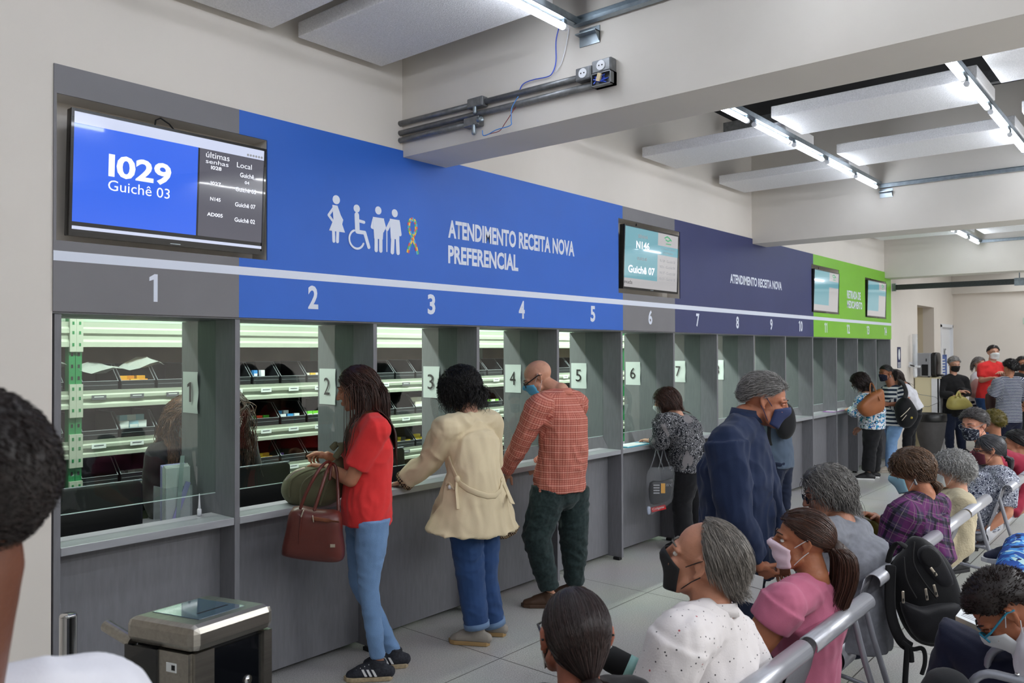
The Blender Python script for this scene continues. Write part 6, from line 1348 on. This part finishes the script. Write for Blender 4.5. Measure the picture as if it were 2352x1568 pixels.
def puff(name, lb, cat, outline, d, th, m, group=None, **k):
    o = obj(name, puff_geo(outline, d, th, **k), m, smooth=True); return tag(o, lb, cat, group)
def strap(nm, px, m, par=None, r=(.012, .003), seg=8):
    pts = [P(*q) for q in spl(px, 4)]; return obj(nm, G().tube(pts, [r]*len(pts), seg, ref=[RGT]*len(pts)) if isinstance(r, tuple) else G().tube(pts, r, seg), m, par, smooth=True)
m_leather = mat('red brown leather', (92, 38, 30), .42, noise_=(9, .12), bump=(40, .10), coat=.15); m_tan = mat('tan leather', (150, 88, 48), .45, noise_=(7, .12)); m_olive = cloth('olive canvas', (98, 96, 72), nz=(10, .1)); m_bagblk = cloth('black nylon', (15, 15, 18), .75); m_mustard = mat('olive yellow leather', (168, 156, 84), .5, noise_=(8, .1)); m_zip = mat('zip metal', (206, 196, 178), .3, .8)
# handbag of the woman in red
hb = puff('handbag', 'red brown leather handbag hanging from the arm of the woman in red', 'handbag', [(674, 1163), (728, 1170), (779, 1176), (786, 1225), (791, 1278), (770, 1288), (715, 1284), (660, 1275), (650, 1262), (660, 1212)], 4.14, .15, m_leather, sharp=.35, wr=.008)
strap('handle', [(690, 1166, 4.08), (704, 1130, 4.08), (728, 1085, 4.10), (748, 1062, 4.17), (760, 1066, 4.22), (757, 1100, 4.2)], m_leather, hb, .0085); strap('handle', [(722, 1170, 4.07), (738, 1120, 4.10), (752, 1078, 4.16), (763, 1064, 4.24), (774, 1085, 4.24), (777, 1172, 4.18)], m_leather, hb, .0085)
z = strap('front_zip', [(716, 1190, 4.058), (745, 1194, 4.055), (778, 1198, 4.068)], mat('zip tape', (120, 66, 40), .5), hb, (.010, .002)); strap('zip_pull', [(718, 1184, 4.05), (720, 1198, 4.05)], m_zip, z, .003)
strap('piping', [(694, 1172, 4.066), (688, 1225, 4.062), (688, 1272, 4.08)], m_leather, hb, .004); strap('side_zip_pull', [(697, 1172, 4.06), (692, 1186, 4.058)], m_zip, hb, .004)
obj('badge', G().obox(P(764, 1253, 4.062), RGT*.012, UPV*.008, FWD*.002), m_zip, hb)
# olive bag on the ledge
ob = puff('canvas_bag', 'bulky olive canvas backpack lying on the ledge of window 2', 'backpack', [(648, 1128), (654, 1100), (678, 1078), (712, 1068), (752, 1066), (786, 1046), (800, 1080), (792, 1130), (760, 1158), (700, 1164), (664, 1152)], 4.42, .22, m_olive, wr=.02, seed=4)
for k, q in enumerate(([(664, 1140, 4.315), (668, 1105, 4.305), (700, 1083, 4.31), (744, 1072, 4.33)], [(690, 1158, 4.30), (692, 1120, 4.285), (712, 1094, 4.29), (760, 1074, 4.32)], [(735, 1158, 4.30), (752, 1110, 4.29), (775, 1085, 4.33)])): strap('seam', q, m_olive, ob, .005)
strap('zip', [(656, 1102, 4.34), (676, 1084, 4.32), (700, 1074, 4.33)], m_zip, ob, (.006, .002)); strap('shoulder_strap', [(770, 1050, 4.34), (786, 1026, 4.36), (776, 1018, 4.38), (762, 1030, 4.38)], m_olive, ob, (.018, .005))
# clear bag at window 6
m_clear = mat('clear vinyl', (210, 214, 220), .12, alpha=.10, spec=.8)
cb_ = puff('clear_bag', 'clear plastic tote hanging from the arm of the woman at window 6', 'bag', [(1489, 1078), (1520, 1073), (1548, 1073), (1547, 1120), (1542, 1152), (1512, 1172), (1486, 1182), (1484, 1130)], 6.93, .10, m_clear, sharp=.35)
for q in ([(1492, 1080, 6.9), (1502, 1052, 6.92), (1508, 1030, 7.0), (1514, 1048, 6.92), (1524, 1076, 6.9)], [(1512, 1078, 6.93), (1519, 1052, 6.95), (1524, 1030, 7.02), (1530, 1050, 6.95), (1541, 1076, 6.93)]): strap('handle', q, m_clear, cb_, .005)
pc = puff('black_pouch', 'black printed pouch inside the clear plastic tote', 'pouch', [(1492, 1108), (1520, 1104), (1545, 1098), (1544, 1138), (1522, 1154), (1494, 1156)], 6.935, .05, mat('black print', (16, 16, 18), .4), sharp=.35)
for r_ in range(4): obj('printed_row', G().obox(P(1508, 1114+6*r_, 6.905), RGT*.026, UPV*.005, FWD*.001), mat('faded print', (170, 170, 172), .6), pc)
obj('printed_patch', G().obox(P(1523, 1121, 6.905), RGT*.018, UPV*.042, FWD*.0012), mat('amber print', (222, 160, 40), .5), pc); text('printed_words', '25°C', (0, 0, .055, .02), P(1529, 1116, 6.903), RGT, UPV, mat('faded print', (170, 170, 172), .6), pc)
tp_ = tag(obj('toothpaste_box', G().obox(P(1512, 1167, 6.93), RGT*.062+UPV*.014, UPV*.017-RGT*.004, FWD*.018), mat('toothpaste red', (196, 32, 36), .4)), 'small red carton at the bottom of the clear plastic tote', 'carton')
text('brand_words', 'Colgate', (-.052, -.011, .05, .012), P(1512, 1167, 6.911), (RGT+UPV*.22).normalized(), (UPV-RGT*.22).normalized(), m_paper, tp_)
puff('pill_bottle', 'small white and blue bottle in the corner of the clear tote', 'bottle', [(1486, 1164), (1494, 1164), (1494, 1179), (1487, 1180)], 6.93, .03, mat('pale bottle', (190, 200, 220), .4))
a, b = PZ(1437, 1029, .9245), PZ(1498, 1020, .9245)
fo = tag(obj('plastic_folder', G().box(a.x+.02, a.x+.42, 3.675, 3.835, .9245, .931), mat('aqua plastic', (96, 190, 216), .25)), 'aqua plastic folder on the ledge of window 6', 'folder'); obj('paper_inside', G().box(a.x+.05, a.x+.36, 3.69, 3.82, .931, .9325), m_paper, fo)
# papers at windows 11 and 12
a = PZ(1893, 945, .9245); tag(obj('paper_slip', G().box(a.x-.05, a.x+.22, 3.70, 3.76, .9245, .928), m_paper), 'white paper slip on the ledge of window 11', 'paper')
a = PZ(1936, 945, .9245); pf = tag(obj('purple_folder', G().box(a.x-.22, a.x+.26, 3.66, 3.80, .9245, .930), mat('purple folder', (176, 110, 190), .4)), 'purple folder on the ledge of window 12', 'folder'); tag(obj('form_sheet', G().obox((a.x, 3.72, .934), (.16, 0, .0), (0, .055, 0), (0, 0, .003)), m_paper), 'white form the woman in the floral blouse writes on', 'paper')
# shoulder bags at windows 12 and 13
tb_ = puff('tote_bag', 'tan leather tote on the shoulder of the woman in the floral blouse', 'handbag', [(1970, 932), (1992, 908), (2012, 897), (2027, 895), (2029, 938), (2012, 950), (1990, 957), (1976, 948)], 10.72, .16, m_tan, sharp=.35)
strap('handle', [(1999, 904, 10.66), (1998, 890, 10.72), (2000, 880, 10.86), (2006, 884, 10.8), (2012, 900, 10.68), (2022, 920, 10.62)], m_tan, tb_, .008)
bb_ = puff('sling_bag', 'black backpack with silver zips hanging behind the striped tee woman', 'backpack', [(2058, 930), (2070, 914), (2084, 912), (2098, 930), (2106, 950), (2100, 968), (2086, 982), (2070, 980), (2060, 962)], 11.3, .22, m_bagblk)
strap('strap', [(2078, 914, 11.2), (2081, 900, 11.3), (2074, 880, 11.45), (2066, 872, 11.6)], m_bagblk, bb_, (.03, .006)); strap('zip', [(2069, 957, 11.185), (2082, 945, 11.18), (2092, 934, 11.2)], m_zip, bb_, .005); strap('zip', [(2072, 965, 11.185), (2082, 953, 11.18)], m_zip, bb_, .005); obj('badge', G().ell(P(2093, 959, 11.2), (.02, .02, .02)), mat('yellow badge', (160, 140, 40), .5), bb_, smooth=True)
yb_ = puff('yellow_handbag', 'olive yellow handbag held by the man with folded arms', 'handbag', [(2175, 934), (2180, 914), (2196, 908), (2216, 912), (2233, 932), (2214, 939), (2186, 941)], 13.36, .2, m_mustard); strap('handle', [(2196, 910, 13.28), (2202, 899, 13.34), (2206, 912, 13.28)], m_mustard, yb_, .016)
puff('folded_garment', 'dusty pink garment hanging over the arm of the woman in the white tee', 'garment', [(2224, 900), (2232, 878), (2246, 870), (2249, 910), (2240, 915), (2227, 909)], 14.05, .14, cloth('dusty pink', (164, 128, 122)), wr=.03)
puff('brown_bag', 'dark brown bag between the man in the red polo and the striped jumper', 'handbag', [(2266, 905), (2284, 903), (2286, 940), (2268, 944)], 12.95, .14, mat('dark brown', (64, 38, 36), .5))
bp6 = puff('black_backpack', 'black backpack on the back of the man bending at window 8', 'backpack', [(1788, 932), (1806, 924), (1822, 942), (1826, 980), (1812, 1006), (1790, 1004), (1780, 968)], 8.22, .2, cloth('dark grey nylon', (40, 40, 42))); strap('strap', [(1786, 945, 8.1), (1770, 960, 8.2), (1766, 1000, 8.25), (1770, 1022, 8.2)], m_bagblk, bp6, (.02, .005))
# papers of the man in navy
pp = tag(obj('paper_sheets', G().obox(P(1731, 1352, 3.58), (P(1752, 1334, 3.58)-P(1716, 1323, 3.58))*.52, (P(1716, 1323, 3.58)-P(1708, 1388, 3.6))*.5, FWD*.002), m_paper), 'folded white papers in the hand of the man in the navy shirt', 'paper'); obj('fold_line', G().obox(P(1731, 1348, 3.577), (P(1752, 1334, 3.58)-P(1716, 1323, 3.58))*.5, UPV*.001, FWD*.0008), m_pipe, pp)
# black backpack on the bench
bk = puff('backpack', 'large black backpack hanging on the backrest of the middle bench', 'backpack', [(2082, 1262), (2092, 1240), (2108, 1231), (2128, 1240), (2150, 1258), (2176, 1292), (2196, 1345), (2210, 1392), (2206, 1430), (2176, 1470), (2130, 1482), (2092, 1462), (2066, 1410), (2050, 1340), (2058, 1290)], 3.56, .20, m_bagblk, wr=.015, seed=2)
m_bagb2 = cloth('black nylon panel', (24, 24, 28), .6)
obj('front_pocket', puff_geo([(2070, 1385), (2110, 1390), (2160, 1380), (2200, 1385), (2204, 1425), (2172, 1466), (2130, 1476), (2096, 1456)], 3.475, .09, sharp=.4), m_bagb2, bk, smooth=True)
obj('top_pocket', puff_geo([(2112, 1262), (2140, 1252), (2168, 1290), (2188, 1340), (2160, 1350), (2128, 1320), (2112, 1290)], 3.485, .07, sharp=.45), m_bagb2, bk, smooth=True)
obj('round_patch', puff_geo([(2114, 1275), (2130, 1256), (2152, 1268), (2164, 1290), (2152, 1304), (2128, 1298)], 3.452, .012), m_bagblk, bk, smooth=True)
for q in ([(2100, 1245, 3.47), (2098, 1290, 3.46), (2118, 1330, 3.45), (2150, 1372, 3.44)], [(2076, 1280, 3.47), (2082, 1330, 3.455), (2104, 1372, 3.45)]): strap('zip_seam', q, m_blackmatte, bk, .004)
for q in (((2138, 1304), (2151, 1321)), ((2126, 1352), (2130, 1377)), ((2145, 1343), (2152, 1369)), ((2074, 1358), (2075, 1384))):
    zp = strap('zip_pull', [(q[0][0], q[0][1], 3.42), (q[1][0], q[1][1], 3.42)], m_zip, bk, (.006, .0025)); obj('pull_slot', G().obox(P(q[1][0]*.75+q[0][0]*.25, q[1][1]*.75+q[0][1]*.25, 3.4165), RGT*.003, UPV*.006, FWD*.0008), m_blackmatte, zp)
strap('carry_handle', [(2080, 1256, 3.5), (2062, 1246, 3.52), (2048, 1262, 3.54), (2040, 1290, 3.55)], m_bagblk, bk, (.014, .006))
strap('shoulder_strap', [(2046, 1300, 3.52), (2044, 1380, 3.5), (2052, 1430, 3.48), (2070, 1470, 3.47), (2090, 1486, 3.47)], m_bagblk, bk, (.024, .006)); strap('shoulder_strap', [(2060, 1290, 3.6), (2026, 1340, 3.62), (2016, 1400, 3.62), (2006, 1434, 3.62)], m_bagblk, bk, (.020, .005))
strap('webbing', [(2072, 1474, 3.46), (2095, 1490, 3.46), (2116, 1488, 3.46), (2124, 1500, 3.46), (2124, 1525, 3.46), (2117, 1548, 3.46)], m_bagblk, bk, (.010, .003)); strap('webbing', [(2084, 1486, 3.46), (2081, 1530, 3.46), (2077, 1600, 3.46)], m_bagblk, bk, (.013, .003)); strap('webbing', [(2090, 1488, 3.46), (2093, 1505, 3.46), (2094, 1520, 3.46)], m_bagblk, bk, (.012, .003))
# on laps
hd_ = puff('lap_bag', 'mustard and dark cloth bag on the lap of the woman in purple plaid', 'bag', [(1944, 1188), (1972, 1172), (2006, 1192), (2032, 1226), (2010, 1246), (1968, 1230)], 4.66, .2, cloth('mustard cloth', (110, 100, 40)), wr=.02); tag(obj('red_pouch', G().rbox(P(1971, 1190, 4.56), RGT*.020, UPV*.018, FWD*.012, .5), mat('red plastic', (204, 30, 36), .4), smooth=True), 'small red object pinched between the fingers of the plaid shirt woman', 'pouch')
lb_ = puff('black_jacket', 'black jacket bundled on the lap of the man in the speckled shirt', 'jacket', [(1466, 1600), (1466, 1545), (1486, 1480), (1512, 1438), (1540, 1426), (1556, 1446), (1546, 1520), (1520, 1600)], 2.62, .16, cloth('black knit cloth', (20, 21, 24)), wr=.02)
fl = tag(obj('thermos_flask', G().tube([P(1402, 1512, 2.72), P(1440, 1532, 2.70)], .043, 18), m_blackmatte, smooth=True), 'black and mint flask beside the lap of the man in the speckled shirt', 'flask'); obj('mint_band', G().tube([P(1438, 1531, 2.70), P(1462, 1544, 2.69)], .044, 18, cap='flat'), mat('mint', (150, 196, 188), .5), fl, smooth=True); obj('base', G().tube([P(1462, 1544, 2.69), P(1500, 1564, 2.67)], .043, 18), m_blackmatte, fl, smooth=True)
puff('rounded_black_bag', 'rounded black bag at the bottom edge under the looped armrests', 'bag', [(2118, 1620), (2136, 1566), (2162, 1545), (2194, 1541), (2218, 1556), (2236, 1620)], 2.55, .14, cloth('charcoal cloth', (20, 22, 26)))
# open book
A, B_, Cc, D_ = PZ(2192, 1438, .70), PZ(2332, 1502, .70), PZ(2300, 1424, .70), PZ(2226, 1392, .70)
def quad_block(nm, a, b, c, d_, z0, z1, m, par=None, inset=0.):
    g = G(); ce = (a+b+c+d_)/4; q = [p.lerp(ce, inset) for p in (a, b, c, d_)]
    V = [V3(p.x, p.y, z) for z in (z0, z1) for p in q]; g.add(V, [(3, 2, 1, 0), (4, 5, 6, 7), (0, 1, 5, 4), (1, 2, 6, 5), (2, 3, 7, 6), (3, 0, 4, 7)]); return obj(nm, g, m, par)
bo = quad_block('open_book', A, B_, Cc, D_, .695, .702, mat('navy cover', (34, 44, 96), .4)); tag(bo, 'thick open book with cream edges held by the reader with teal glasses', 'book')
m_page = mat('page edge', (206, 196, 172), .8, noise_=(60, .15, (.1, .1, 3))); pg_ = quad_block('page_block', A, B_, Cc, D_, .702, .738, m_page, bo, .04); ps = quad_block('page', A, B_, Cc, D_, .738, .7395, m_paper, bo, .05)
lg = G(); e1_ = (B_-A)*.9; e2_ = (D_-A)*.9; o_ = A+(B_-A)*.05+(D_-A)*.05
for cidx in range(2):
    for r_ in range(13):
        c0 = o_+e1_*(.04+.5*cidx)+e2_*(.10+.066*r_); c1 = c0+e1_*.40; mid = (c0+c1)/2; lg.obox((mid.x, mid.y, .7397), (c1-c0)*.5, e2_*.010, ZA*.0003)
obj('printed_lines', lg, mat('faint print', (150, 150, 160), .8), ps)
